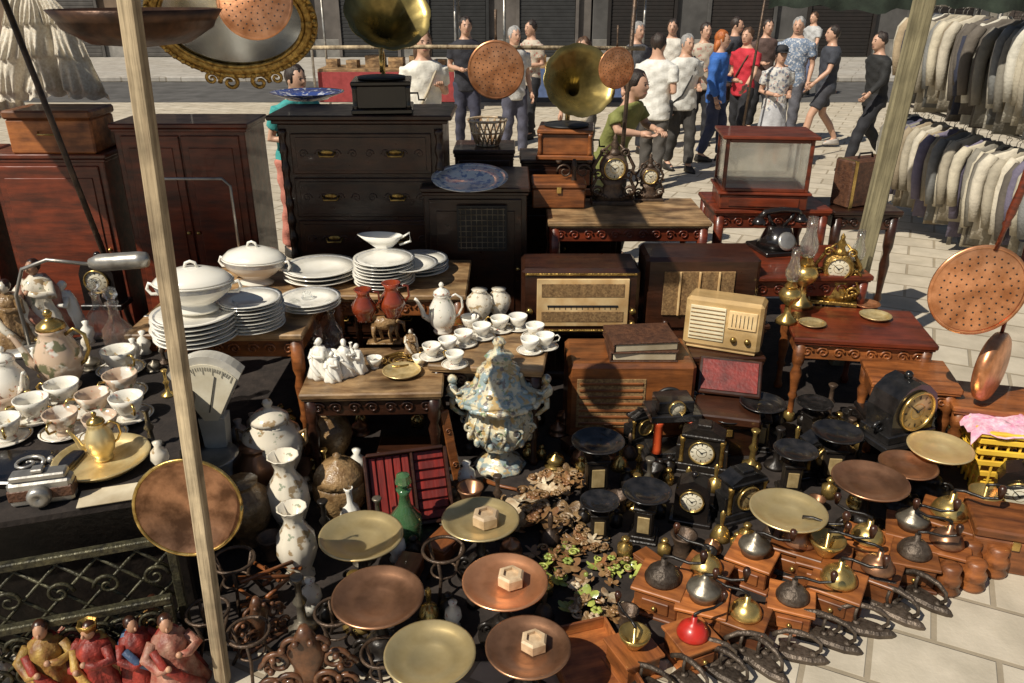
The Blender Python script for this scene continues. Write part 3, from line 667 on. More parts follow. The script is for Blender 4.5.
place(T('wooden_case',[('case_body',G().box(0,0,0,.5,.3,.2,b=.01),[wood_box]),('lid',G().box(0,0,.201,.52,.32,.05,b=.012),[wood_box]),('handle',G().tube([(-.06,-.16,.13),(-.05,-.19,.12),(.05,-.19,.12),(.06,-.16,.13)],.006),[brass])],.5),-2.72,4.95,1.3,'orange brown wooden machine case on a cabinet','case')
place(t_table(1.0,.62,.9,wood_top,wood_red),.72,5.05,0,'carved mahogany console table with worn pale top','table')
place(t_table(.75,.5,.92,wood_red,wood_red),1.66,5.22,0,'dark red table carrying a glass display case','table')
place(t_cab(1.3,.45,.37,wood_dark,doors=3,name='low_bench_cabinet'),.85,4.62,0,'low dark cabinet supporting two valve radios','cabinet')
place(t_cab(.9,.5,.86,wood_dark,doors=2),.35,5.85,0,'dark sideboard at the back below the gramophone','sideboard')
place(t_table(.8,.62,.7,wood_red,wood_red),1.66,4.62,0,'dark mahogany writing table','table',rz=.03)
place(t_table(.72,.5,.52,wood_red,wood_mid),1.88,4.05,0,'low reddish table crowded with lamps and clocks','table',rz=-.15)
place(t_table(.42,.35,.42,wood_mid,wood_mid),2.02,3.66,0,'small brown wooden stool table','table',rz=-.2)
place(t_table(.4,.32,.36,wood_mid,wood_mid),2.36,3.5,0,'small brown wooden footstool','table',rz=-.25)
place(radc,.62,3.87,0,'wooden cabinet radio with slatted front and round dial','radio')
pp(rad1,577,326,.37,'dark wooden valve radio with gold trimmed cream dial','radio',w=112)
pp(rad2,692,322,.37,'dark wooden radio with arched cloth speaker','radio',w=108)
place(t_cab(.44,.36,.38,wood_dark,doors=1),1.14,4.1,0,'small dark cabinet under the cream radio','cabinet')
pp(rad3,722,346,.381,'small cream and light wood radio with ribbed speaker and brass knobs','radio',w=74,rz=-.4,rx=-.06)
def t_book(m,w,d,h): return T('book',[('cover',G().box(0,0,0,w,d,.006).box(0,0,h-.006,w,d,.006).box(-w/2+.004,0,.006,.008,d,h-.012),[m]),('pages',G().box(.004,0,.0062,w-.02,d-.012,h-.0124),[paper])],w)
bk=t_book(leather,.3,.22,.05)
for k in range(2): pp(bk,640,352-k*9,.441+k*.051,'old brown leather album on the cabinet radio','book',w=66,rz=.1*k,group='old books')
tr=T('open_case',[('case_body',G().box(0,0,0,.34,.24,.05,b=.008),[wood_dark]),('lid',G().box(0,.0,0,.34,.22,.03,b=.008,T=TR(0,.12,.05)@RX(.75)@TR(0,.11,0)),[wood_dark]),('lining',G().box(0,0,0,.3,.18,.006,T=TR(0,.12,.05)@RX(.75)@TR(0,.11,.031)),[redcloth])],.34)
place(t_block(.32,.28,.2,wood_dark),1.10,3.66,0,'small dark wooden box under an open case','box')
place(tr,1.10,3.6,.2,'open dark case with maroon lining','case',rz=-.25,s=.95)
# open red slatted box, tilted
def t_slat():
    g=G().box(0,0,0,.40,.36,.015).box(-.2,0,0,.018,.36,.07,1).box(.2,0,0,.018,.36,.07,1).box(0,-.18,0,.382,.018,.07,1).box(0,.18,0,.382,.018,.07,1).box(.03,0,.0155,.014,.342,.05,1)
    s=G()
    for i in range(5): s.box(-.165+i*.041,0,.016,.034,.335,.02,b=.003)
    for i in range(7): s.box(.115,-.145+i*.049,.016,.15,.04,.018,b=.003)
    return T('slatted_box',[('box_body',g,[redw,wood_dark]),('slats',s,[redw])],.42)
pp(t_slat(),408,488,0.14,'low open dark red slatted wooden box standing tilted','box',w=84,rz=.25,rx=.95)
place(t_block(.3,.16,.12,wood_dark),P(408,478,.0)[0],P(408,478,.0)[1]+.12,0,'dark box propping up the red slatted box','box')
pp(T('carved_board',[('carved_board',G().box(0,0,0,.05,.02,.42,b=.004).scroll((0,-.014,.1),.02,0,w=.004).scroll((0,-.014,.3),.02,0,w=.004),[wood_mid])],.1),458,480,0,'narrow carved wooden board leaning upright','board',s=.9,rx=-.12,rz=.4,ry=-.12)
# glass display case
def t_disp():
    b=G().box(0,0,0,.5,.34,.09,b=.008).box(0,0,.09,.53,.37,.015)
    fr=G()
    for a in (-1,1):
        for c in (-1,1): fr.box(a*.235,c*.155,.105,.022,.022,.3)
    for z in (.105,.385):
        for c in (-1,1): fr.box(0,c*.155,z,.448,.02,.02)
        for a in (-1,1): fr.box(a*.235,0,z,.02,.288,.02)
    tp=G().box(0,0,.406,.54,.38,.02,b=.006)
    gl=G()
    for c in (-1,1): gl.box(0,c*.152,.126,.447,.003,.258,b=.0005)
    for a in (-1,1): gl.box(a*.232,0,.126,.003,.286,.258,b=.0005)
    return T('display_case',[('case_base',b,[wood_red]),('frame',fr,[wood_red]),('case_top',tp,[wood_red]),('glass_pane',gl,[glass]),('drawer',G().box(0,-.172,.02,.4,.012,.05),[wood_red])],.54)
place(t_disp(),1.60,5.14,.92,'mahogany framed glass display case on a table','display case',rz=-.1,s=1.08)
pp(phone,776,250,.7,'black antique telephone on the writing table','telephone',w=54,rz=.2)
place(gram1,-.78,5.02,1.522,'black gramophone with greenish brass horn on the chest','gramophone',rz=.1,s=1.0)
place(t_cab(.5,.42,.26,wood_dark,doors=2),.32,5.78,.86,'dark box beneath a gramophone on the sideboard','cabinet')
place(gram2,.38,5.72,1.12,'wooden gramophone with flared brass horn','gramophone',rz=-.1,s=1.1)
place(t_block(.34,.28,.16,wood_mid),.30,5.2,.905,'carved brown wooden box on the console','box')
# pale lattice basket on a stand behind the cabinet
bk_=G().lathe([(0,0),(.07,0),(.075,.01),(.06,.015),(0,.016)],20).tube([(.115*cos(i*pi/12),.115*sin(i*pi/12),.15) for i in range(25)],.008).tube([(.095*cos(i*pi/12),.095*sin(i*pi/12),.08) for i in range(25)],.005)
for i in range(16):
    a=i*pi/8
    for s in (-1,1): bk_.tube([(.07*cos(a),.07*sin(a),.01),(.095*cos(a+s*.2),.095*sin(a+s*.2),.08),(.115*cos(a+s*.4),.115*sin(a+s*.4),.15)],.005,6)
place(t_cab(.4,.38,1.2,wood_dark,doors=1),-.19,5.68,0,'tall dark pedestal cabinet behind the grille cabinet','cabinet')
place(T('lattice_basket',[('lattice_basket',bk_,[leafw])],.24),-.17,5.66,1.201,'cream lattice porcelain basket on a dark cabinet','basket',s=1.15)
def hang(t,px,py,Y,w,label,cat,rz=0,rx=0,ry=0):
    u=(px-512)/FP;v=(py-341.5)/FP; t_=Y/(cos(PI_)-v*sin(PI_))
    z=CAMH-t_*(sin(PI_)+v*cos(PI_)); s=w*t_/FP/t.w
    return place(t,u*t_,Y,z,label,cat,rz=rz,rx=rx,ry=ry,s=s,group='hanging copper pans')
hang(col_c,496,70,5.6,56,'perforated copper pan hanging from the rail','pan')
hang(col_c,616,68,5.5,40,'small round openwork copper pan hanging up','pan',rz=.4)
hang(col_c,255,2,2.6,74,'copper colander hanging from the awning frame','pan',rz=.1,rx=-.3)
hang(T('copper_bowl',[('bowl',G().lathe([(0,-.2),(.3,-.17),(.45,-.08),(.5,.03),(.52,.03),(.46,-.05),(.3,-.14),(0,-.17)],40),[mat('blackened_copper',(.12,.06,.035),(.05,.028,.02),rough=.4,metal=.6,scale=8,bump=.1)])],1.0),137,14,2.3,158,'large blackened copper bowl hanging above','pan')
hang(warm,977,290,3.3,94,'perforated copper warming pan with long turned wooden handle','warming pan',ry=.16,rz=-.1)
hang(warm2,990,366,3.45,72,'second copper warming pan seen edge on','warming pan',ry=.12,rz=.75)
pn=T('frying_pan',[('pan_bowl',G().lathe([(0,.05),(.42,.05),(.48,0),(.5,0),(.5,.01),(.43,.07),(0,.07)],40,T=RX(pi/2)@RY(pi)),[copper_d]),('rim',G().tube([(.5*cos(a),-.0,.5*sin(a)) for a in [i*pi/20 for i in range(41)]],.018,8),[brass]),('hook',G().tube([(0,0,.5),(0,0,.6),(.05,0,.64),(.08,0,.6)],.012),[iron])],1.0)
hang(pn,188,508,2.14,104,'round copper pan with brass rim hanging on the pole','pan',rx=-.15,rz=.1)
def t_mirror():
    fr=G()
    ring=[(.5*cos(a),0,.36*sin(a)) for a in [i*pi/36 for i in range(73)]]
    fr.tube(ring,.035,10); fr.tube([(x*1.08,-.01,z*1.1) for x,y,z in ring],.018,8); fr.tube([(x*.92,-.02,z*.9) for x,y,z in ring],.012,8)
    for i in range(48):
        a=i*2*pi/48; fr.ball((.535*cos(a),-.025,.39*sin(a)),.02,n=7)
    for s in (-1,1):
        fr.scroll((s*.1,-.02,-.44),.07,0,w=.018,sg=s); fr.scroll((s*.22,-.02,-.41),.05,0,w=.014,sg=-s)
    gl=G(); n=48; gl.add([(.47*cos(2*pi*i/n),.0,.33*sin(2*pi*i/n)) for i in range(n)],[list(range(n))],0,False)
    bk=G().add([(.5*cos(2*pi*i/n),.03,.36*sin(2*pi*i/n)) for i in range(n)],[list(range(n))],0,False)
    return T('oval_mirror',[('frame',fr,[gold]),('mirror_glass',gl,[mirror]),('backing',bk,[wood_dark])],1.1)
hang(t_mirror(),232,20,4.3,166,'oval mirror in an ornate gilded frame hanging up','mirror',rx=.42,rz=.1)
pp(plates['d'],308,99,1.522,'dark blue and white plate lying on the chest','plate',w=72)
pp(plates['b'],470,184,1.14,'large scalloped blue and white platter on the cabinet','plate',w=76,rx=.16)
# ================================================================ porcelain
def stack(px,py,z,w,n,k='w',dz=.028,lab='white porcelain plate in a stack on the table'):
    for i in range(n):
        q=P(px,py,z); s=w*q[3]/FP
        place(plates[k],q[0]+R.uniform(-.006,.006),q[1]+R.uniform(-.006,.006),z+i*s*.055,lab,'plate',s=s,rz=R.random(),group='stacked plates')
stack(255,328,.70,62,9)
stack(198,340,.70,82,6)
stack(385,285,.70,60,8)
stack(322,280,.70,74,3); stack(312,308,.70,60,3); stack(420,272,.70,56,4)
pp(tureen,198,310,.70+6*.021+.01,'white porcelain soup tureen with lid on stacked plates','tureen',w=88,rz=.1,group='white tureens')
pp(tureen,257,283,.70,'white lidded porcelain soup tureen on the table','tureen',w=74,rz=-.2,group='white tureens')
pp(gravy,384,252,.70+.13,'white gravy boat set on the plates','gravy boat',w=52,rz=3.0)
pp(plates['w'],408,268,.70+.09,'oval white serving plate on the stack','plate',w=60)
pp(pot_f,443,332,.55,'flowered porcelain coffee pot','coffee pot',w=50)
for i,(x,y) in enumerate([(432,358),(448,352),(464,345),(482,338),(500,331),(518,329),(535,338),(545,348),(455,366),(530,352),(470,330)]):
    pp(plates['f'],x,y,.55,'small flowered saucer on the side table','saucer',w=27,group='coffee saucers')
    pp([cup_f,cup_w][i%2],x,y-1,.553,'flowered porcelain coffee cup on the side table','cup',w=19,rz=R.random()*6,group='coffee cups')
pp(vase_t1,480,322,.55,'small flowered sugar pot','pot',w=20)
pp(vase_t1,499,318,.55,'small flowered sugar bowl','bowl',w=18)
pp(pot_s,66,388,.60,'tall porcelain coffee pot painted with a scene','coffee pot',w=80,group='painted coffee service')
pp(pot_f,16,404,.60,'white teapot painted with flowers','teapot',w=60,rz=2.6)
sa=[(122,372),(124,396),(66,405),(97,415),(36,420),(10,415),(130,418),(65,434),(8,440),(104,438)]
for i,(x,y) in enumerate(sa):
    pp(plates['f'],x,y,.60,'porcelain saucer with gold rim on black cloth','saucer',w=46,group='saucers')
    pp([cup_f,cup_g][i%2],x,y-1,.606,'porcelain cup with painted flowers and gold handle','cup',w=33,rz=R.random()*6,group='painted cups')
pp(pan_b,104,465,.60,'gilded round serving dish on the low table','dish',w=88)
pp(pot_brass,104,458,.61,'small gilded metal teapot on a dish','teapot',w=50,rz=.3)
cam_=T('folding_camera',[('camera_body',G().box(0,0,0,.16,.05,.075,0,b=.008).box(0,0,.0752,.14,.045,.018,1,b=.005).box(0,0,.094,.03,.03,.012,1),[steel,steel]),('leather_band',G().box(0,0,.018,.163,.054,.036,0,b=.004),[leather]),('lens',G().lathe([(.03,0),(.03,.02),(.024,.03),(.015,.03),(0,.022)],20,T=TR(0,-.026,.036)@RX(pi/2)),[steel])],.16)
pp(cam_,46,500,.60,'silver and black vintage camera lying on black cloth','camera',w=58,rz=.25)
pp(T('card',[('card',G().box(0,0,0,.2,.1,.004,b=.001),[paper])],.2),112,495,.60,'pale old printed card on the table','card',w=60,rz=.3)
pp(T('jewellery_tray',[('tray_body',G().box(0,0,0,.22,.16,.02),[lacquer]),('brooch',G().scroll((0,0,.026),.04,0,w=.006,plane='xy').ball((.05,.02,.026),.01),[steel])],.22),30,472,.60,'black tray with a silver brooch','tray',w=84)
def t_decanter(m): return T('glass_decanter',[('decanter_body',G().lathe([(0,0),(.045,0),(.05,.02),(.05,.09),(.02,.13),(.015,.17),(.024,.19),(0,.19)],20),[m]),('stopper',G().lathe([(.012,.19),(.012,.2),(.026,.215),(.02,.24),(0,.25)],12,smooth=False),[m])],.1)
dg=t_decanter(glass)
ajug=T('glass_jug',[('jug_body',G().lathe([(0,0),(.04,0),(.035,.01),(.06,.05),(.062,.08),(.035,.12),(.03,.14),(.045,.165),(.04,.165),(.025,.14),(0,.13)],20,fn=lambda a,z:1+.03*cos(8*a)),[amber]),('handle',G().tube([(.035,0,.15),(.075,0,.15),(.08,0,.1),(.058,0,.07)],.006),[amber])],.13)
for x,y,w,t,z,l in ((312,342,22,dg,.5,'clear cut glass decanter with stopper'),(334,346,20,dg,.5,'small clear glass decanter'),(300,345,20,dg,.5,'clear glass decanter with tall stopper'),(393,316,28,ajug,.70,'amber red glass jug on the table'),(365,320,26,ajug,.70,'amber red glass jug with handle'),(122,352,28,dg,.6,'clear glass decanter on the low table'),(104,335,24,dg,.6,'clear glass bottle on the low table')):
    pp(t,x,y,z,l,'decanter',w=w)
# ================================================================ figurines
def t_fig(robe,robe2,skinm,arms=1,hat=0,name='figurine'):
    b=G().lathe([(0,0),(.085,0),(.09,.02),(.075,.06),(.06,.12),(.045,.16),(.052,.19),(.045,.215),(.02,.235),(0,.24)],32,fn=lambda a,z:1+.13*cos(7*a+z*20)*(1 if z<.16 else .4)+.04*sin(3*a))
    b.tube([(-.05,-.03,.2),(-.03,-.06,.15),(.02,-.075,.1),(.06,-.06,.05),(.07,-.03,.02)],[.012,.014,.016,.014,.01],8,2)
    ck=G().loft([(0.01,.02,.03,.085,.05),(0,.025,.1,.068,.045),(0,.02,.18,.06,.038),(0,.012,.23,.03,.025)],20)
    hd=G().ball((0,-.005,.262),(.02,.023,.028)).ball((0,-.03,.26),(.005,.006,.008)).ball((0,.004,.27),(.023,.024,.026),1)
    am=G()
    for s in (-1,1): am.tube([(s*.045,0,.205),(s*.072,-.02,.17),(s*.045,-.06,.16+.02*s),(s*.02,-.07,.17+.02*s)],[.019,.019,.013,.009]).ball((s*.018,-.072,.172+.02*s),.01,1)
    parts=[('robe',b,[robe,robe,robe2]),('cloak',ck,[robe2]),('head',hd,[skinm,wood_dark if skinm is not white_p else white_p]),('arm',am,[robe,skinm])]
    if hat: parts.append(('crown',G().lathe([(.024,.27),(.028,.285),(.03,.295),(.026,.295),(.02,.28)],12,fn=lambda a,z:1+.1*cos(6*a)),[gold]))
    return T(name,parts,.17)
skn=mat('painted_skin',(.5,.28,.17),(.42,.22,.13),rough=.5)
redr,goldr,bluer,pinkr=[mat('painted_robe',c,d,rough=.5,scale=24,bump=.5,grime=.6) for c,d in (((.45,.05,.03),(.16,.02,.015)),((.58,.38,.09),(.28,.1,.03)),((.06,.1,.22),(.1,.2,.3)),((.58,.34,.24),(.38,.08,.05)))]
F1,F2,F3,F4=t_fig(redr,goldr,skn,hat=1),t_fig(goldr,redr,skn),t_fig(pinkr,redr,skn),t_fig(redr,bluer,skn)
for x,y,w,t,rz,l in ((60,694,54,F2,.3,'painted figurine in gold robe'),(106,692,52,F1,-.2,'painted figurine in red robe with crown'),(180,688,54,F3,.5,'painted figurine with pink and red clothes'),(145,682,48,F4,.9,'painted figurine with red robe and blue cloak'),(84,668,40,F3,-.6,'small painted kneeling figurine'),(164,656,44,F2,-.4,'painted figurine in gold and red')):
    pp(t,x,y,0,l,'figurine',w=w,rz=rz,group='painted nativity figurines')
W1=t_fig(white_p,white_p,white_p); C1=t_fig(tan_p,pinkr,skn); W2=t_fig(brown_c,tan_p,tan_p)
for x,y,z,w,t,l in ((50,335,.6,46,C1,'porcelain cherub figurine with pastel flowers'),(20,345,.6,40,W2,'stoneware figurine group on black cloth'),(72,330,.6,30,W1,'small porcelain figurine in pale dress'),(346,374,.5,22,W1,'white marble figurine on the carved table'),(322,376,.5,24,W1,'small white figurine with child'),(358,372,.5,18,W1,'white bisque figurine on the carved table'),(334,380,.5,18,W1,'tiny white bisque figurine'),(412,354,.5,16,W2,'small brown figurine')):
    pp(t,x,y,z,l,'figurine',w=w,rz=R.random()*2-1)
def t_horse():
    g=G().ball((0,0,.09),(.06,.028,.032)).tube([(-.045,0,.105),(-.075,0,.15),(-.08,0,.165)],[.024,.016,.013]).tube([(-.075,0,.165),(-.11,0,.15)],[.016,.009])
    for x,y,k in ((-.04,-.015,0),(-.035,.015,.02),(.04,-.015,-.01),(.045,.015,.01)): g.tube([(x,y,.08),(x+k-.005,y,.045),(x+k+.004,y,.005)],[.014,.008,.007])
    g.tube([(.055,0,.1),(.085,0,.09),(.09,0,.05)],[.008,.009,.003]).box(0,0,0,.15,.06,.006)
    g.ball((-.078,-.008,.182),(.004,.003,.009)).ball((-.078,.008,.182),(.004,.003,.009))
    return T('horse_figurine',[('horse_figurine',g,[brown_c])],.2)
pp(t_horse(),385,342,.50,'brown ceramic horse figurine','figurine',w=46)
pp(T('necklace_heap',[('necklace_heap',G().merge(G().scroll((0,0,.008),.08,0,turns=3,w=.006,plane='xy')).scroll((.06,.02,.012),.05,0,turns=2,w=.005,plane='xy'),[gold])],.2),400,362,.5,'heap of gilt chains on the carved table','chains',w=50)
pp(pan_b,402,374,.5,'small gilded oval dish on the carved table','dish',w=38)
for x,y,t,w in ((330,362,cup_w,16),(375,368,cup_f,16),(352,360,vase_w,12),(420,366,cup_w,15)): pp(t,x,y,.5,'tiny porcelain piece on the carved table','porcelain',w=w)
pp(urn,500,466,0,'tall ornate majolica urn with lid and cherub handles','urn',w=100)
pp(jar,277,474,0.08,'white and brown stoneware lidded jar','jar',w=62)
place(t_block(.3,.3,.08,wood_dark),P(277,474,.08)[0],P(277,474,.08)[1],0,'low dark box under a stoneware jar','box')
pp(pine,343,515,0,'brown pineapple textured ceramic jar','jar',w=54)
pp(vase_t,293,532,0,'white stoneware vase with brown decoration','vase',w=42,group='stoneware vases')
pp(vase_t,301,578,0,'white stoneware pitcher vase with painted flowers','vase',w=40,group='stoneware vases')
pp(vase_w,352,528,0,'small white ceramic vase','vase',w=30)
pp(vase_w,8,683,.0,'slim white porcelain figure vase','vase',w=30)
pp(vase_b,250,540,0,'brown glazed round vase on the ground','vase',w=40)
pp(vase_b,332,462,0,'small brown glazed vase under the table edge','vase',w=34)
pp(t_vase(copper_d,1),262,500,0,'tarnished copper pot on the ground','pot',w=36)
pp(t_decanter(greeng),407,540,0,'green glass bottle with glass stopper','bottle',w=32)
# shop scale with fan dial
def t_fan():
    pts=[(-.03,.26)]+[(.2*sin(a),.26+.27*cos(a)) for a in [-.75+i*1.5/14 for i in range(15)]]+[(.03,.26)]
    c=G().prism(pts,-.03,.03); c.prism([(-.05,.27),(.05,.27),(.04,.12),(-.04,.12)],-.035,.035)
    inner=[(x*.86,.28+(z-.28)*.88) for x,z in pts]
    fc=G().prism(inner,-.036,-.031)
    for i in range(25):
        a=-.62+i*1.24/24; fc.tube([(.16*sin(a),-.038,.26+(.2 if i%4==0 else .215)*cos(a)),(.18*sin(a),-.038,.26+.23*cos(a))],.001,4,1)
    fc.tube([(0,-.039,.3),(.04,-.039,.45)],.002,4,1)
    b=G().lathe([(0,0),(.13,0),(.135,.02),(.09,.05),(.05,.09),(.045,.13),(0,.13)],28,sy=.7)
    tr_=G().lathe([(0,.13),(.07,.13),(.1,.15),(.105,.155),(.07,.138),(0,.136)],28,T=TR(0,-.11,.0))
    ge=mat('grey_enamel',(.62,.59,.52),(.48,.45,.38),rough=.3,coat=.3)
    return T('shop_scale',[('scale_base',b,[ge]),('fan_housing',c,[ge]),('fan_dial',fc,[dialw,black]),('weighing_pan',tr_,[steel])],.38)
q=P(224,474,.14)
place(T('crate',[('crate',G().box(0,0,0,.36,.3,.14,b=.01).box(0,-.152,.02,.3,.006,.04).box(0,-.152,.08,.3,.006,.04),[wood_dark])],.36),q[0],q[1]+.02,0,'dark wooden crate under the shop scale','crate')
place(t_fan(),q[0],q[1],.141,'old white fronted shop scale with fan dial on a crate','scale',s=1.16,rz=.05)
# ================================================================ scales, plates
for x,y,w in ((480,522,78),(360,538,84),(788,512,76),(940,448,62)):
    pp(sc_b,x,y,0,'cast iron kitchen scale with polished brass pan','scale',w=w,top=.24,rz=R.uniform(-.5,.5),rx=R.uniform(-.04,.04),group='kitchen scales')
pp(sc_b,430,655,0,'cast iron kitchen scale with wide brass pan','scale',w=92,top=.24,group='kitchen scales')
for x,y,w in ((378,598,92),(505,583,86)):
    pp(sc_c if x>400 else sc_d,x,y,0,'cast iron kitchen scale with reddish copper pan','scale',w=w,top=.24,group='kitchen scales')
for x,y,w in ((528,648,86),(870,482,74),(908,466,56)):
    pp(sc_d,x,y,0,'cast iron kitchen scale with tarnished copper pan','scale',w=w,top=.24,group='kitchen scales')
for x,y,w in ((480,518,78),(505,578,86),(528,642,86)):
    s=w*P(x,y,.23)[3]/FP/.288; pp(hexbox,x+6,y+4,.227*s,'pale hexagonal wooden weight resting in a scale pan','weight',w=28,rz=.4,group='hexagonal weights')
for x,y,w in ((598,440,54),(647,490,50),(763,402,46),(796,449,44),(838,431,50),(690,398,38),(728,414,38),(815,402,36),(600,500,40)):
    pp(sc_i,x,y,0,'black cast iron pillar scale with dark pan','scale',w=w,top=.33,rz=R.uniform(-.4,.4),group='black pillar scales')
for x,y,w,t,rz,l in ((700,470,58,clk[3],-.3,'black iron mantel clock with enamel dial'),(738,515,60,clk[0],.4,'black marble mantel clock with gilt dial'),(816,472,52,clk[0],.3,'black mantel clock lying between scales'),(690,520,48,clk[2],-.3,'small black clock with pale face'),(640,440,40,clk[0],.5,'small black marble clock'),(1010,520,60,clk[2],-.5,'black clock with white dial by the basket')):
    pp(t,x,y,0,l,'clock',w=w,rz=rz,group='black mantel clocks')
place(t_block(.34,.3,.16,lacquer),*P(893,440,0)[:3],'black box carrying a round clock','box')
q=P(893,436,.16); place(clk[1],q[0],q[1]-.02,.162,'large black mantel clock with round brass dial','clock',rz=.35,s=1.12)
pp(colclk,668,456,0,'black clock with red marble columns','clock',w=50,rz=.1)
pp(giltd,612,203,.9,'ornate dark metal table clock with white dial','clock',w=44,group='ornate clocks')
pp(giltd,648,200,.9,'matching dark bronze ornament with scrolls','clock',w=30,group='ornate clocks')
pp(gilt,832,302,.52,'ornate gilded clock with figures','clock',w=46,rz=-.3,group='ornate clocks')
place(T('candelabrum',[('candelabrum',G().lathe([(0,0),(.07,0),(.03,.03),(.015,.1),(.025,.14),(.012,.2),(.02,.25),(.01,.3)],16).scroll((.06,0,.22),.05,0,w=.008).scroll((-.06,0,.22),.05,0,w=.008,sg=-1).lathe([(.01,.27),(.02,.29),(.015,.29)],10,T=TR(.1,0,0)).lathe([(.01,.27),(.02,.29),(.015,.29)],10,T=TR(-.1,0,0)),[iron_r])],.24),P(573,205,.9)[0],P(573,205,.9)[1],.9,'dark bronze candelabrum on the console','candelabrum')
def t_lamp():
    return T('oil_lamp',[('lamp_base',G().lathe([(0,0),(.06,0),(.05,.02),(.02,.05),(.016,.1),(.05,.13),(.06,.16),(.045,.19),(.02,.2)],24),[brass]),('burner',G().lathe([(.03,.2),(.035,.21),(.02,.235),(.03,.24)],16),[brass]),('glass_chimney',G().lathe([(.025,.24),(.04,.27),(.04,.3),(.024,.35),(.022,.42),(.02,.42),(.022,.35),(.037,.3),(.037,.27),(.023,.243)],20,cap=False),[glass])],.12)
lamp=t_lamp()
for x,y,w,l in ((800,306,26,'brass oil lamp with tall glass chimney'),(850,298,20,'slender oil lamp with glass chimney'),(786,322,22,'low brass oil lamp on the table')): pp(lamp,x,y,.52,l,'oil lamp',w=w,group='oil lamps')
for x,y,t,w,l in ((875,318,pan_b,30,'small brass dish'),(812,325,pan_b,26,'small brass ashtray'),(866,306,pan_c,26,'small copper dish')): pp(t,x,y,.52,l,'dish',w=w)
place(T('record_case',[('case_body',G().box(0,0,0,.34,.16,.3,b=.01),[leather]),('handle',G().tube([(-.06,0,.3),(-.05,0,.33),(.05,0,.33),(.06,0,.3)],.007),[iron]),('corner_band',G().box(-.14,0,-.002,.03,.164,.304,b=.004).box(.14,0,-.002,.03,.164,.304,b=.004),[brass])],.34),2.28,5.2,.902,'brown leather case standing on end','case',rz=.4)
place(t_table(.45,.4,.9,wood_dark,wood_dark),2.28,5.2,0,'tall dark wooden stand by the pole','table')
bs=G()
for k in range(5):
    w_=.3+.012*k
    for sx,sy,lx,ly in ((0,-1,w_,.01),(0,1,w_,.01),(-1,0,.01,w_*.7),(1,0,.01,w_*.7)): bs.box(sx*w_/2,sy*w_*.35,.01+k*.045,lx,ly,.02)
for i in range(9):
    for s in (-1,1): bs.box(-.15+i*.0375,s*.112,.0,.008,.008,.22)
for i in range(6):
    for s in (-1,1): bs.box(s*.163,-.1+i*.04,.0,.008,.008,.22)
bs.box(0,0,0,.3,.2,.008)
q=P(1008,476,0)
place(T('plastic_basket',[('basket_body',bs,[yellow]),('rim',G().box(0,-.125,.22,.37,.02,.02).box(0,.125,.22,.37,.02,.02).box(-.175,0,.22,.02,.25,.02).box(.175,0,.22,.02,.25,.02),[yellow])],.37),q[0],q[1],0,'yellow plastic lattice basket','basket',s=1.35,rz=-.2)
V=[];Fc=[]
for j in range(13):
    for i in range(17):
        x=-.28+i*.035; y=-.19+j*.033; e=max(0,abs(x)-.25)+max(0,-y-.17)+max(0,y-.17)
        V.append((x,y,.345+.012*sin(i*1.3+j)+.012*sin(j*2.1+i*.5)-e*1.6))
for j in range(12):
    for i in range(16): Fc.append([j*17+i,j*17+i+1,(j+1)*17+i+1,(j+1)*17+i])
place(T('folded_cloth',[('folded_cloth',G().add(V,Fc),[pinkc])],.4),q[0],q[1],-.01,'pink patterned cloth laid over the basket','cloth',rz=-.2)
# ================================================================ grinders and irons
gl_=[(660,604,1),(703,592,0),(750,576,3),(795,566,4),(742,636,0),(788,620,1),(833,606,0),(872,592,4),(908,576,1),(820,580,2),(862,562,0),(905,550,3),(942,540,0),(940,566,4),(975,530,2),(700,622,3)]
LB=('wooden box coffee grinder with brass dome and crank','wooden box coffee grinder with dull iron dome','wooden coffee grinder with open brass hopper','wooden coffee grinder with pewter dome','dark wooden coffee grinder with tarnished copper dome')
for i,(x,y,k) in enumerate(gl_):
    pp(gr[k],x,y,0,LB[k],'coffee grinder',w=46+5*(i%3==0),rz=-.45+R.uniform(-.15,.15)+(pi if i%3==1 else 0),group='coffee grinders')
pp(gr_red,690,656,0,'wooden coffee grinder with bright red enamelled dome','coffee grinder',w=46,rz=.4,group='coffee grinders')
pp(gr[2],632,668,0,'brass coffee grinder with wooden base','coffee grinder',w=46,rz=2,group='coffee grinders')
for x,y in ((652,690),(692,686),(730,678),(766,668),(800,656),(834,643),(866,630),(897,616),(925,602),(716,664),(752,656),(818,636),(880,604)):
    pp(flatiron,x,y,0,'rusty old flat iron with arched handle on the paving','flat iron',w=33,rz=.9+R.uniform(-.5,.5),group='row of flat irons')
turned=T('wooden_pulley',[('wooden_pulley',G().lathe([(0,0),(.06,0),(.065,.02),(.05,.05),(.06,.06),(.06,.09),(.045,.11),(.05,.15),(.03,.16),(0,.16)],20),[wood_mid])],.13)
for x,y in ((945,590),(970,586),(992,572),(965,566)): pp(turned,x,y,0,'turned wooden bobbin standing on the paving','bobbin',w=26,group='turned wooden bobbins')
place(t_block(.3,.24,.2,wood_mid),*P(1000,556,0)[:3],'small orange wooden chest at the edge of the stall','chest',rz=-.3)
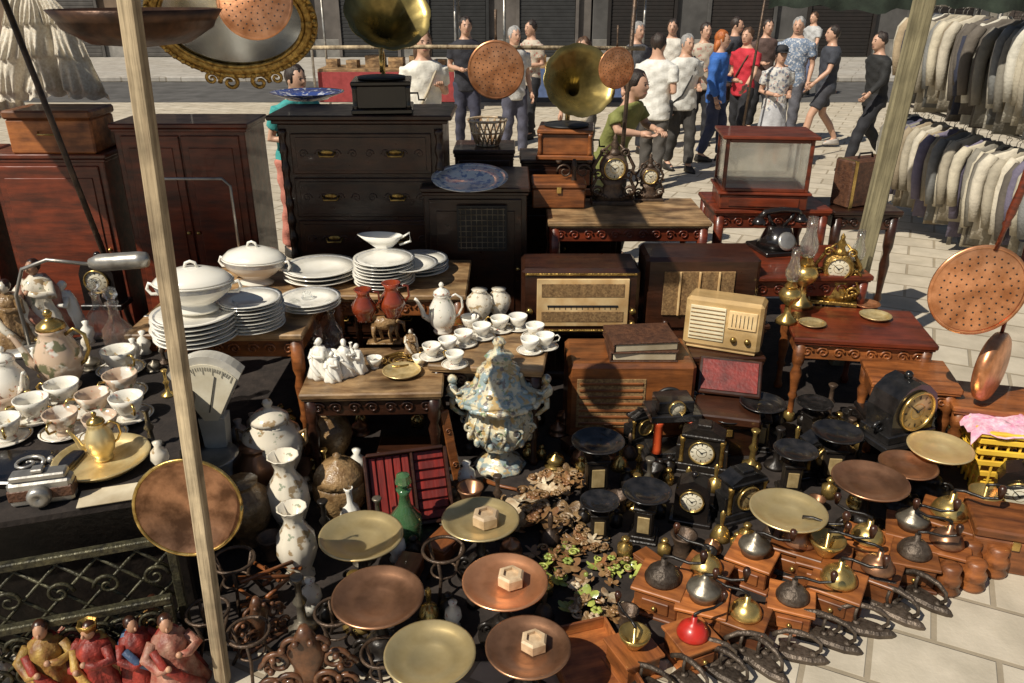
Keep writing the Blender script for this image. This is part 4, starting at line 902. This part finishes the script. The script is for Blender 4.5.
# ================================================================ leaf ornaments
def t_leaves(ms,n,rad,seed,name='leaf_ornament'):
    r=random.Random(seed); lv=G(); st=G()
    def leaf(Mx,s,m):
        k=24;pts=[(0,0,0)]
        for i in range(k+1):
            a=-2.6+5.2*i/k; rr=s*(.55+.45*abs(cos(a*2.5/1.04))); pts.append((rr*sin(a),rr*cos(a),.22*rr*rr/s-.1*s*abs(sin(a*2.5))))
        lv.add(pts,[[0,i+1,i] for i in range(1,k+1)],m,True,Mx)
    for i in range(n):
        a=r.random()*2*pi; d=rad*math.sqrt(r.random()); z=.035+(rad-d)*.35*r.random()
        Mx=TR(d*cos(a),d*sin(a),z)@RZ(r.random()*6)@RX(r.uniform(-.4,.5))@RY(r.uniform(-.4,.4))
        leaf(Mx,r.uniform(.04,.075),r.randrange(len(ms)))
        st.tube([(0,0,0),(d*.5*cos(a),d*.5*sin(a),z*.6),(d*cos(a),d*sin(a),z)],.005,5)
    for i in range(int(n*1.3)):
        a=r.random()*2*pi; d=rad*r.random(); c=(d*cos(a),d*sin(a),.05+r.random()*.03); m=r.randrange(len(ms))
        if i%3==0:
            for k in range(6): lv.ball((c[0]+.018*cos(k),c[1]+.018*sin(k),c[2]+.006),(.013,.013,.007),m,n=7)
        elif i%3==1: lv.scroll(c,.03,m,w=.007,sg=(-1)**i,plane='xy')
        else: lv.ball(c,.014,m,n=8)
    return T(name,[('leaves',lv,ms),('stem',st,[brown_c])],rad*2)
la,lb,lc=t_leaves([leafg,leafg,leafr],11,.15,1),t_leaves([leafr,leafw,brown_c,leafr],20,.17,2),t_leaves([leafr,brown_c,leafw,leafg],15,.16,3)
pp(lb,535,520,0,'russet and cream glazed ceramic leaf ornament','ornament',w=78,group='ceramic leaf ornaments')
pp(lb,556,488,0,'cream and brown ceramic flower ornament','ornament',w=54,rz=1,group='ceramic leaf ornaments')
pp(la,552,568,0.0,'green and yellow glazed vine leaf ornament','ornament',w=56,group='ceramic leaf ornaments')
pp(lc,590,606,0,'mixed green and brown vine leaf ornament','ornament',w=64,rz=2,group='ceramic leaf ornaments')
pp(la,614,574,0,'green vine leaf ornament','ornament',w=44,rz=2,group='ceramic leaf ornaments')
pp(lb,585,548,0,'russet glazed leaf ornament on the dark sheet','ornament',w=46,rz=4,group='ceramic leaf ornaments')
def t_carv():
    g=G().box(0,0,0,.3,.12,.03,b=.01); 
    for s in (-1,1):
        for k,(x,z,r_) in enumerate(((.06,.08,.05),(.13,.06,.04),(.1,.16,.05),(.04,.22,.04),(.14,.12,.03))): g.scroll((s*x,-.03+.01*k,z),r_,0,w=.011,sg=s)
    g.loft([(0,0,.03,.08,.04),(0,0,.12,.05,.035),(0,0,.2,.07,.04),(0,0,.28,.03,.03),(0,0,.31,.015,.015)],16)
    for i in range(14): g.ball((.12*cos(i*.45),-.04,.15+.12*sin(i*.45)),.013)
    return T('carved_ornament',[('carved_ornament',g,[mat('dark_carved_wood',(.17,.07,.03),(.06,.026,.012),rough=.4,scale=20,coat=.3)])],.32)
carv=t_carv()
pp(carv,312,692,0,'carved brown wooden scroll ornament','carving',w=88,rz=.1)
pp(carv,262,640,0,'darker carved wooden piece with scrolls','carving',w=56,rz=.8)
ph=T('iron_stand',[('iron_rings',G().tube([(.08*cos(i*pi/12),.08*sin(i*pi/12),.2) for i in range(25)],.007).tube([(.05*cos(i*pi/12),.05*sin(i*pi/12),.1) for i in range(25)],.005),[iron_r])]+[('leg',G().tube([(.08*cos(a),.08*sin(a),.2),(.05*cos(a),.05*sin(a),.1),(.1*cos(a),.1*sin(a),0)],.007),[iron_r]) for a in (0,2.1,4.2)],.2)
for x,y in ((240,600),(255,670),(215,650),(385,690),(445,590),(340,650)): pp(ph,x,y,0,'wrought iron three legged stand','stand',w=50,rz=R.random(),group='iron stands')
sticks=G()
for i in range(12): sticks.tube([(R.uniform(-.1,.1),R.uniform(-.1,.1),.01+.012*i),(R.uniform(-.1,.1)+.08*cos(i),.08*sin(i),.02+.012*i)],.008,6)
pp(T('bundle_of_spindles',[('bundle_of_spindles',sticks,[wood_mid])],.3),270,600,0,'loose bundle of thin wooden spindles','spindles',w=80)
tilebox=T('wooden_tray',[('wooden_tray',G().box(0,0,0,.3,.4,.01).box(-.15,0,.01,.012,.4,.06).box(.15,0,.01,.012,.4,.06).box(0,-.2,.01,.288,.012,.06).box(0,.2,.01,.288,.012,.06),[wood_box])],.3)
pp(tilebox,590,668,0,'orange wooden open tray beside the scales','tray',w=70,rz=.3)
dl=T('desk_lamp',[('lamp_arm',G().tube([(0,0,0),(0,0,.25),(.05,0,.36),(.16,0,.4),(.34,0,.38)],.008),[steel]),('lamp_base',G().lathe([(0,0),(.09,0),(.09,.015),(.02,.03),(0,.03)],24),[steel]),('lamp_shade',G().lathe([(.02,.0),(.035,.04),(.035,.2),(.03,.23),(0,.24)],20,T=TR(.33,0,.385)@RY(1.5)),[steel])],.5)
q=P(40,275,.9); place(dl,q[0]+.02,q[1]-.25,.6,'chrome desk lamp with a bent arm and tubular shade','desk lamp',s=1.15)
pp(clk[2],108,306,.6,'dark clock with pale dial behind the crockery','clock',w=48)
# soft draped lace garments on a rail
def t_dress(seed,w0,w1,H):
    r=random.Random(seed); V=[];Fc=[];NI=110;NJ=44; ph=[r.random()*6 for _ in range(4)]
    for j in range(NJ+1):
        z=j/NJ; dn=1-z; tier=(dn*3.2)%1
        wd=w1*(1-dn)+w0*dn; wd*=(1-.25*max(0,(z-.85)/.15))
        for i in range(NI+1):
            t=i/NI; fold=.045*dn**.6*sin(t*19+ph[0]+dn*1.2)+.02*dn*sin(t*37+ph[1])+.012*sin(t*9+z*7+ph[2])+.018*tier*sin(t*88+int(dn*3.2)*2)
            V.append((-wd+2*wd*t+.01*sin(z*9+t*14),fold-.05*dn*(1-(2*t-1)**2)-.02*tier,z*H-.02*abs(sin(t*30))*max(0,dn-.9)*10+.015*sin(t*7+ph[3])*dn))
    for j in range(NJ):
        for i in range(NI): Fc.append([j*(NI+1)+i,j*(NI+1)+i+1,(j+1)*(NI+1)+i+1,(j+1)*(NI+1)+i])
    return T('lace_dress',[('lace_dress',G().add(V,Fc),[lace])],.8)
place(t_dress(3,.36,.17,.62),-3.0,5.42,1.56,'white lace dress draped on the rail','dress',group='lace garments')
place(t_dress(5,.30,.15,.74),-3.5,5.5,1.44,'cream lace blouse hanging on the rail','dress',group='lace garments')
place(T('dress_rail',[('dress_rail',G().tube([(-.8,0,0),(.7,0,0)],.012),[steel])],.2),-3.1,5.45,2.19,'thin metal rail holding a lace dress','rail')
# ================================================================ filler curios
def simple(name,g,m,w): return T(name,[(name,g,[m])],w)
cand=[simple('candlestick',G().lathe([(0,0),(.05,0),(.045,.012),(.015,.03),(.012,.08),(.022,.1),(.01,.12),(.01,.17),(.022,.19),(.018,.195),(0,.19)],18),m,.1) for m in (brass,iron_r,iron,pewter)]
bell=[simple('hand_bell',G().lathe([(0,.001),(.045,0),(.038,.02),(.028,.05),(.012,.06),(.006,.065),(.009,.08),(.012,.12),(.006,.135),(0,.14)],18),m,.09) for m in (brass,iron_r)]
mort=[simple('mortar',G().lathe([(0,0),(.04,0),(.042,.015),(.03,.03),(.045,.08),(.05,.09),(.04,.088),(.025,.04),(0,.03)],18),m,.1) for m in (copper_d,iron,iron_r)]
sbox=[simple('trinket_box',G().box(0,0,0,.13,.09,.05).box(0,0,.051,.136,.096,.016,b=.006).box(0,-.048,.035,.02,.008,.02),m,.13) for m in (wood_dark,wood_mid,iron,leather)]
weight=[simple('scale_weight',G().lathe([(0,0),(.03,0),(.03,.05),(.012,.06),(.01,.07),(.018,.08),(.01,.09),(0,.09)],16),m,.06) for m in (brass,iron)]
lockk=[simple('old_tool',G().tube([(-.1,0,.012),(-.02,0,.014),(.05,.02,.012),(.1,.0,.012)],[.012,.007,.007,.014]).lathe([(.02,0),(.024,.01),(.02,.02)],12,T=TR(.1,0,.0)),m,.2) for m in (ironw,wood_mid)]
inkw=[simple('table_bell',G().lathe([(0,0),(.05,0),(.05,.01),(.03,.015),(.045,.03),(.035,.05),(.01,.06),(.008,.07),(0,.072)],20),m,.1) for m in (brass,copper_d,pewter)]
snuf=[simple('china_ornament',G().lathe([(0,0),(.03,0),(.02,.02),(.035,.05),(.03,.08),(.012,.1),(.018,.12),(0,.125)],18),m,.08) for m in (gilt_p,tan_p,scene_p,white_p)]
FILL=[(cand,'candlestick','candlestick'),(bell,'hand bell','bell'),(mort,'mortar','mortar'),(sbox,'trinket box','box'),(weight,'scale weight','weight'),(lockk,'old hand tool','tool'),(inkw,'table bell','bell')]
FILT=[(snuf,'china ornament','ornament'),(snuf,'china ornament','ornament'),(sbox,'trinket box','box'),(inkw,'table bell','bell'),(cand,'candlestick','candlestick')]
adj={'aged_brass':'tarnished brass','worn_iron':'rusty iron','rubbed_iron':'rubbed iron','black_cast_iron':'black iron','dark_walnut':'dark wooden','oak_wood':'brown wooden','brown_leather':'leather covered','tarnished_copper':'dull copper','tarnished_pewter':'dull pewter','flowered_porcelain':'flowered porcelain','painted_stoneware':'painted stoneware','scenic_porcelain':'painted porcelain','white_porcelain':'white porcelain'}
def scatter(x0,x1,y0,y1,z,n,where,mn=.05,test=None,F=FILL,sc=(.8,1.15),k=.9,cap=.13):
    c=0;tr_=0
    while c<n and tr_<n*60:
        tr_+=1; x,y=R.uniform(x0,x1),R.uniform(y0,y1)
        if test and not test(x,y): continue
        kd,nm,ct=R.choice(F); t=R.choice(kd); r=t.w*.5
        if any((x-a)**2+(y-b)**2<(r*k+min(rr,cap))**2 for a,b,rr in OCC): continue
        place(t,x,y,z,adj.get(t.parts[0][1].materials[0].name,'old')+' '+nm+' '+where,ct,rz=R.random()*6,s=R.uniform(*sc),group='small curios '+where); c+=1
def onlow(x,y):
    dx,dy=x+2.1,y-2.88; u=dx*cos(.3)+dy*sin(.3); v=-dx*sin(.3)+dy*cos(.3)
    return abs(u)<.68 and abs(v)<.73
scatter(-2.6,-1.1,2.2,3.9,.601,60,'on the black cloth',test=onlow,F=FILT,sc=(.6,.95),k=.7,cap=.11)
insheet=lambda x,y: y>2.3+max(0,(x-.45)*.66) and not onlow(x,y) and not (x<-1.05 and y<3)
scatter(-1.45,2.5,2.2,3.9,.006,60,'on the dark ground sheet',test=lambda x,y:insheet(x,y) and x<0,F=FILL+[(snuf,'china ornament','ornament')],sc=(.9,1.3),k=.8)
scatter(-1.45,2.5,2.2,3.9,.006,150,'on the dark ground sheet',test=insheet)
# ================================================================ clothes rack
def t_coat(m):
    g=G().loft([(0,0,-.84,.2,.04),(0,.01,-.6,.19,.05),(0,0,-.3,.17,.045),(0,0,-.12,.19,.045),(0,0,-.06,.16,.035),(0,0,-.02,.06,.022),(0,0,0,.04,.018)],26)
    g.v=[(x,y*(1+.35*sin(x*55+z*6)),z) for x,y,z in g.v]
    sl=G()
    for s in (-1,1): sl.tube([(s*.16,0,-.07),(s*.21,-.01,-.16),(s*.235,-.02,-.3),(s*.235,-.035,-.45),(s*.215,-.05,-.66)],[.04,.052,.045,.044,.036],12)
    hk=G().tube([(0,0,0),(0,0,.04),(.015,0,.06),(0,0,.075),(-.012,0,.065)],.003,5)
    return T('hanging_jacket',[('jacket_body',g,[m]),('sleeve',sl,[m]),('hanger',hk,[steel])],.45)
cc=[flat(c) for c in ((.56,.50,.38),(.24,.22,.18),(.04,.045,.06),(.66,.62,.52),(.13,.11,.09),(.42,.37,.28),(.035,.04,.07),(.46,.35,.22),(.16,.14,.2),(.22,.22,.21),(.6,.54,.43),(.3,.24,.16))]
ct_=[t_coat(m) for m in cc]
A=Vector((4.08,8.6));B=Vector((4.12,5.9)); d=(B-A); ang=math.atan2(d.y,d.x)
rk=G()
for z in (1.1,2.06): rk.tube([(A.x,A.y,z),(B.x,B.y,z)],.015)
up=[]
for pnt in (A,(A+B)/2,B): up.append(('upright',G().lathe([(0,0),(.02,0),(.02,2.2),(0,2.2)],10,T=TR(pnt.x,pnt.y,0)),[steel]))
place(T('clothes_rack',[('rail',rk,[steel])]+up,.2),0,0,0,'two tier metal clothes rack full of jackets','clothes rack')
for z in (1.02,1.98):
    n=32
    for i in range(n):
        p=A+d*((i+.5)/n); t=R.choice(ct_)
        place(t,p.x+R.uniform(-.03,.03),p.y,z+R.uniform(-.02,.01),'second hand jacket on a hanger on the rack','jacket',rz=ang+pi/2+R.uniform(-.28,.28),s=(R.uniform(.92,1.08),1,R.uniform(.82,1.05)),group='jackets on the rack')
# ================================================================ people
def remesh(g,vox,sm=4):
    me=bpy.data.meshes.new('tmp'); me.from_pydata(g.v,[],g.f); me.update()
    o=bpy.data.objects.new('tmp',me); COL.objects.link(o)
    md=o.modifiers.new('r','REMESH'); md.mode='VOXEL'; md.voxel_size=vox
    s=o.modifiers.new('s','SMOOTH'); s.iterations=sm; s.factor=.5
    dg_=bpy.context.evaluated_depsgraph_get(); e=o.evaluated_get(dg_); m2=e.to_mesh()
    out=G().add([tuple(v.co) for v in m2.vertices],[list(p.vertices) for p in m2.polygons])
    e.to_mesh_clear(); bpy.data.objects.remove(o); bpy.data.meshes.remove(me)
    return out
SK=[mat('skin',c,tuple(x*.9 for x in c),rough=.5,scale=20,bump=.05,var=.05,grime=.1) for c in ((.58,.34,.23),(.42,.23,.15))]
HAIR={'dark':mat('dark_hair',(.02,.013,.01),(.04,.025,.018),rough=.5,scale=60,stretch=(1,1,.1),bump=.6),'grey':mat('grey_hair',(.42,.41,.4),(.26,.25,.24),rough=.6,scale=60,bump=.6),'ginger':mat('ginger_hair',(.50,.15,.03),(.32,.08,.02),rough=.5,scale=60,stretch=(1,1,.1),bump=.6),'brown':mat('brown_hair',(.1,.05,.025),(.06,.03,.015),rough=.5,scale=60,stretch=(1,1,.1),bump=.6)}
lipm=mat('lips',(.38,.14,.11),(.33,.11,.09),rough=.5)
ARM={'down':((.225,.03,1.12),(.235,-.06,.88)),'bent':((.22,.04,1.12),(.11,-.2,1.1)),'up':((.24,-.05,1.15),(.13,-.2,1.42)),'swing':((.22,-.1,1.13),(.21,-.28,.97)),'back':((.22,.12,1.13),(.23,.2,.91)),'fwd':((.21,-.14,1.2),(.13,-.36,1.1)),'bag':((.22,.06,1.13),(.15,-.1,1.22))}
def person(px,Y,h,rz,shirt,legs,hair,label,arms=('down','down'),stride=.05,lean=0,long_=0,bottom='trousers',sleeve='short',bag=None,sk=0,hip=0.0,X=None,wide=1.0,cap=None):
    if X is None: X=(px-512)/FP*Y/1.04
    k=h/1.75
    def L(x,y,z):
        dz=z-.95
        if z<.95: return (x,y,z)
        return (x,y*cos(lean)-dz*sin(lean),.95+dz*cos(lean)+y*sin(lean)*-1)
    rings=[(.86,.158,.112),(.98,.145,.105),(1.1,.142,.102),(1.25,.165,.113),(1.37,.178,.105),(1.42,.16,.092),(1.46,.09,.07),(1.50,.062,.06),(1.56,.058,.058)]
    def torso(ex=0,z1=2):
        rr=[(z,a*wide+ex,b*wide+ex) for z,a,b in rings if z<=z1]
        g=G();V=[];Fc=[];n=18
        for z,a,b in rr:
            for i in range(n):
                t=2*pi*i/n; V.append(L(a*cos(t),b*sin(t),z))
        for j in range(len(rr)-1):
            for i in range(n): Fc.append([j*n+i,j*n+(i+1)%n,(j+1)*n+(i+1)%n,(j+1)*n+i])
        Fc.append(list(range(n))[::-1]); Fc.append([(len(rr)-1)*n+i for i in range(n)])
        return g.add(V,Fc)
    st=stride
    lg=[[(.085,0,.9),(.095,-st*.65-.02,.5),(.095,-st,.08)],[(-.085,0,.9),(-.095,st*.25-.03,.5),(-.095,st,.09+abs(st)*.12)]]
    am=[]
    for s,a in zip((1,-1),arms):
        e,w=ARM[a]; am.append([L(s*.17*wide,0,1.395),L(s*e[0]*wide,e[1],e[2]),L(s*w[0],w[1],w[2])])
    b=torso()
    for l in lg:
        b.tube([l[0],((l[0][0]+l[1][0])/2,(l[0][1]+l[1][1])/2,.7),l[1],((l[1][0]+l[2][0])/2,(l[1][1]+l[2][1])/2+.01,.33),l[2]],[.088,.078,.056,.055,.036],12)
        b.tube([l[2],(l[2][0],l[2][1]-.08,l[2][2]-.05),(l[2][0],l[2][1]-.15,l[2][2]-.06)],[.04,.036,.025],10)
    for a in am: b.tube([a[0],tuple((Vector(a[0])+Vector(a[1]))/2),a[1],tuple((Vector(a[1])*.6+Vector(a[2])*.4)),a[2]],[.05,.045,.036,.036,.024],10)
    hc=L(0,-.022,1.615)
    b.ball(hc,(.075,.092,.11),n=18); b.ball((hc[0],hc[1]-.03,hc[2]-.06),(.052,.056,.052),n=12)
    b.ball((hc[0],hc[1]-.094,hc[2]-.012),(.013,.02,.022),n=8)
    for s in (-1,1): b.ball((hc[0]+s*.076,hc[1]+.01,hc[2]-.01),(.012,.018,.028),n=8)
    body=remesh(b,.0125,3)
    for s in (-1,1):
        body.ball((hc[0]+s*.028,hc[1]-.083,hc[2]+.01),(.009,.006,.005),1,n=8)
        body.tube([(hc[0]+s*.015,hc[1]-.09,hc[2]+.03),(hc[0]+s*.042,hc[1]-.08,hc[2]+.029)],.003,5,2)
    body.tube([(hc[0]-.022,hc[1]-.082,hc[2]-.058),(hc[0],hc[1]-.089,hc[2]-.056),(hc[0]+.022,hc[1]-.082,hc[2]-.058)],.004,6,3)
    for s,a in zip((1,-1),am):
        e,w=Vector(a[1]),Vector(a[2]); dd=(w-e).normalized(); side=Vector((0,1,0)) if abs(dd.z)>.6 else Vector((1,0,0)); side=(side-dd*side.dot(dd)).normalized(); nn=dd.cross(side)
        body.tube([w-dd*.01,w+dd*.03,w+dd*.075],[.024,.032,.028],8)
        for f in range(4):
            o_=(f-1.5)*.017; l_=(.07,.08,.075,.06)[f]; p0=w+dd*.075+side*o_
            body.tube([p0,p0+dd*l_*.45+nn*.004*s,p0+dd*l_*.8-nn*.012*s,p0+dd*l_*.85-nn*.03*s],[.009,.0085,.0075,.006],6)
        p0=w+dd*.025-side*.028; body.tube([p0,p0-side*.025+dd*.025,p0-side*.03+dd*.055],[.011,.01,.007],6)
    sh=torso(.016,1.465)
    for a in am:
        if sleeve=='short': sh.tube([a[0],tuple((Vector(a[0])*.35+Vector(a[1])*.65))],[.066,.062],12)
        elif sleeve=='long': sh.tube([a[0],a[1],tuple((Vector(a[1])*.12+Vector(a[2])*.88))],[.066,.052,.038],12)
    sh.loft([(0,0,.80,.172*wide,.128*wide),(0,0,.9,.176*wide,.13*wide),(0,0,1.0,.16*wide,.118*wide)],18)
    shg=remesh(sh,.014,4)
    rr=random.Random(int(px)); ph=rr.random()*6
    def crease(x,y,z): # diagonal drag folds towards the waist and the arms
        return .006*abs(sin(z*26+x*14+ph))**2+.005*abs(sin(z*19-x*17+ph*2))**2
    shg.v=[(x*(1+crease(x,y,z)*3),y+(1 if y>0 else -1)*crease(x,y,z),z) for x,y,z in shg.v]
    skm=SK[sk]; parts=[('body',body,[skm,black,HAIR[hair],lipm]),('shirt',shg,[flat(shirt)])]
    tg=G()
    if bottom in('trousers','shorts'):
        tg.loft([(0,0,.82,.15,.11),(0,0,.9,.17,.125),(0,0,1.0,.15,.11)],18)
        for l in lg:
            if bottom=='trousers': tg.tube([(l[0][0],0,.92),l[1],(l[2][0],l[2][1]+.005,l[2][2]+.03)],[.105,.078,.066],14)
            else: tg.tube([(l[0][0],0,.92),tuple(Vector(l[0])*.25+Vector(l[1])*.75)],[.105,.095],14)
        tg=remesh(tg,.014,4); tg.v=[(x+.005*sin(z*40+y*9),y+.006*sin(z*34+x*30),z) for x,y,z in tg.v]
        parts.append((bottom,tg,[flat(legs)]))
    else:
        tg.lathe([(.22,.45),(.2,.65),(.18,.85),(.155,.98),(.135,1.0)],36,sy=.8,fn=lambda a,z:1+.1*cos(9*a)*(1-z)); parts.append(('skirt',tg,[flat(legs)]))
    for l in lg:
        x,y,z=l[2]; z0=max(0,z-.09)
        sg=G().loft([(x,y-.05,z0,.045,.135),(x,y-.05,z0+.03,.047,.13),(x,y-.03,z0+.06,.042,.1),(x,y+.01,z0+.09,.04,.05)],14); parts.append(('shoe',sg,[flat((.03,.025,.02) if bottom=='trousers' else (.5,.45,.4),.5)]))
    hg=G().ball((hc[0],hc[1]+.02,hc[2]+.028),(.086,.092,.1),n=22)
    hg.v=[v if v[1]>hc[1]-.03 or v[2]>hc[2]+.05 else (v[0],hc[1]-.03,max(v[2],hc[2]+.0)) for v in hg.v]
    hg.v=[(x*1+.006*sin(y*90+z*60),y+.006*sin(x*110),z+.006*sin(x*80+y*50)) for x,y,z in hg.v]
    if long_: hg.loft([(hc[0],hc[1]+.06,hc[2]-.21,.07,.03),(hc[0],hc[1]+.065,hc[2]-.1,.092,.05),(hc[0],hc[1]+.035,hc[2],.092,.07)],16)
    parts.append(('hair',hg,[HAIR[hair]]))
    if cap: parts.append(('cap',G().lathe([(.095,0),(.094,.05),(.07,.085),(.03,.1),(0,.102)],20,T=TR(hc[0],hc[1]+.01,hc[2]+.045)).loft([(hc[0],hc[1]-.1,hc[2]+.045,.07,.07),(hc[0],hc[1]-.1,hc[2]+.055,.07,.07)],16),[flat(cap)]))
    if bag: # strap across the chest belongs to the clothes
        pts=[L(.12,.09,1.38),L(.13,0,1.46),L(.09,-.115,1.36),L(0,-.142,1.18),L(-.1,-.14,1.0),L(-.185,-.06,.9)]
        parts.append(('bag_strap',G().tube(pts,.012,6),[flat(bag)]))
    t=T('person',parts,.5)
    place(t,X,Y,0,label,'person',rz=rz,s=k)
    if bag:
        bg=T('shoulder_bag',[('bag_body',G().box(0,0,.0,.27,.1,.24,b=.03),[flat(bag)]),('flap',G().box(0,-.052,.1,.25,.012,.14,b=.005),[flat(bag)])],.26)
        Mx=Matrix.Rotation(rz,4,'Z'); o=Mx@Vector((-.27*k,-.02,0))
        place(bg,X+o.x,Y+o.y,.7*k,'shoulder bag carried at the side','bag',rz=rz-1.5)
wh=(.82,.80,.74);dk=(.02,.02,.025)
person(683,10.6,1.70,.35,wh,(.06,.055,.05),'grey','older man in white shirt and dark trousers facing the stall',('bent','down'),.12,wide=1.12,bag=(.03,.03,.03))
person(655,9.6,1.76,2.6,wh,(.1,.09,.08),'dark','man in white shirt seen from behind',('down','bent'),.08,wide=1.08)
person(716,11.2,1.72,1.1,(.04,.15,.5),(.03,.04,.09),'ginger','woman with long ginger hair in a blue top',('bent','down'),.12,long_=1,sleeve='long')
person(742,12.0,1.72,-.8,(.62,.03,.05),dk,'brown','person in a red shirt standing in the street',('swing','bent'),.12,bag=(.1,.05,.03))
person(776,10.7,1.55,.1,prt1,(.5,.5,.52),'dark','woman in patterned blouse and cap',('bent','bent'),.05,bottom='skirt',cap=(.03,.03,.035))
person(790,12.6,1.84,-.5,prt2,(.12,.12,.14),'grey','tall man in checked blue shirt',('down','bent'),.14,wide=1.1)
person(825,12.2,1.74,-1.5,(.05,.055,.07),(.05,.05,.06),'dark','person in dark top and shorts walking across the street',('swing','back'),.3,bottom='shorts')
person(876,10.8,1.72,-1.3,(.02,.02,.02),(.02,.02,.025),'dark','person in black striding along the street',('swing','back'),.34,sleeve='long',lean=.1)
person(425,8.6,1.84,.3,(.82,.78,.68),(.6,.56,.48),'brown','woman in a loose white top and trousers',('bag','down'),.1,long_=1,bag=(.5,.42,.3))
person(467,12,1.86,.2,(.03,.03,.04),(.05,.05,.08),'dark','man in a black tee shirt',('down','bent'),.1)
person(514,11.4,1.76,.5,(.7,.68,.64),(.1,.1,.14),'grey','man in a white shirt browsing',('down','bent'),.08)
person(531,13.1,1.78,-.9,prt3,dk,'dark','man in a patterned shirt beside a browsing man',('bent','down'),.1)
person(582,9.6,1.72,-.3,(.55,.48,.38),(.1,.09,.08),'brown','woman in a beige top',('bent','down'),.08,long_=1)
person(612,6.75,1.66,.9,(.24,.25,.07),(.06,.05,.04),'dark','seller in an olive shirt bending over the stall',('fwd','fwd'),.08,lean=.35,wide=1.12)
person(634,11.8,1.80,.5,(.12,.12,.13),dk,'grey','man in a dark grey shirt standing',('down','down'),.08)
person(668,13.5,1.78,-.3,(.74,.7,.62),(.3,.26,.2),'dark','man in a cream shirt in the crowd',('bent','down'),.1)
person(700,12.6,1.76,.2,prt3,dk,'dark','person in a patterned shirt standing in the crowd',('down','bent'),.1)
person(729,13.8,1.8,1.0,(.05,.05,.06),dk,'dark','person in black walking in the crowd',('swing','back'),.2)
person(760,13.6,1.78,.1,(.1,.06,.05),dk,'dark','person in a dark shirt in the crowd',('down','bent'),.1)
person(804,18.5,1.76,-1.0,(.5,.5,.5),(.1,.12,.2),'brown','passer-by in a light grey shirt',('swing','back'),.22)
person(287,6.9,1.66,.9,(.06,.40,.38),(.6,.22,.16),'dark','person in a teal top and coral trousers behind the stall',('fwd','bent'),.08,lean=.2)
def t_stall(c):
    parts=[('table_top',G().box(0,0,.75,2.6,1,.05),[wood_top]),('table_cloth',G().box(0,-.51,.2,2.6,.02,.55),[flat(c)]),('awning',G().prism([(-1.5,2.5),(1.5,2.5),(1.5,2.56),(-1.5,2.56)],-.9,.8).box(0,-.9,2.3,3,.02,.25),[flat((.6,.57,.5))])]
    for a in (-1,1):
        for b in (-1,1): parts.append(('pole',G().lathe([(0,0),(.025,0),(.025,2.5),(0,2.5)],8,T=TR(a*1.35,b*.6,0)),[steel]))
    return T('market_stall',parts,2.6)
for x,y,c,l in ((-2.4,16.5,(.35,.05,.05),'red'),(1.2,17.2,(.1,.15,.3),'blue')):
    place(t_stall(c),x,y,0,'market stall with %s cloth and pale awning across the street'%l,'market stall',group='distant stalls')
    bx=T('cardboard_box',[('cardboard_box',G().box(0,0,0,.35,.3,.22),[wood_top])],.35)
    for k in range(6): place(bx,x-1.1+k*.42,y+R.uniform(-.2,.1),.801,'small brown box on a distant stall','box',rz=R.uniform(-.3,.3),s=R.uniform(.6,1),group='boxes on distant stalls')
# ================================================================ light, sky, camera
S=Vector((-.50,-.44,.74)).normalized()
sun=bpy.data.lights.new('Sun','SUN'); sun.energy=5.0; sun.angle=math.radians(.5); sun.color=(1,.93,.80)
so=bpy.data.objects.new('Sun',sun); COL.objects.link(so); so.rotation_euler=S.to_track_quat('Z','Y').to_euler(); so.location=(-5,-4,8)
w=bpy.data.worlds.new('World'); scn.world=w; w.use_nodes=True
nt=w.node_tree; sk=nt.nodes.new('ShaderNodeTexSky'); sk.sky_type='NISHITA'; sk.sun_disc=False
sk.sun_elevation=math.asin(S.z); sk.sun_rotation=math.atan2(S.x,S.y)
bg=nt.nodes['Background']; bg.inputs[1].default_value=.05; nt.links.new(sk.outputs[0],bg.inputs[0])
cam=bpy.data.cameras.new('Camera'); cam.sensor_width=36; cam.lens=36*FP/1024; cam.clip_end=600; cam.clip_start=.05
co=bpy.data.objects.new('Camera',cam); COL.objects.link(co); co.location=(0,0,CAMH); co.rotation_euler=(pi/2-PI_,0,0)
scn.camera=co
scn.view_settings.view_transform='Standard'; scn.view_settings.look='None'; scn.view_settings.exposure=0
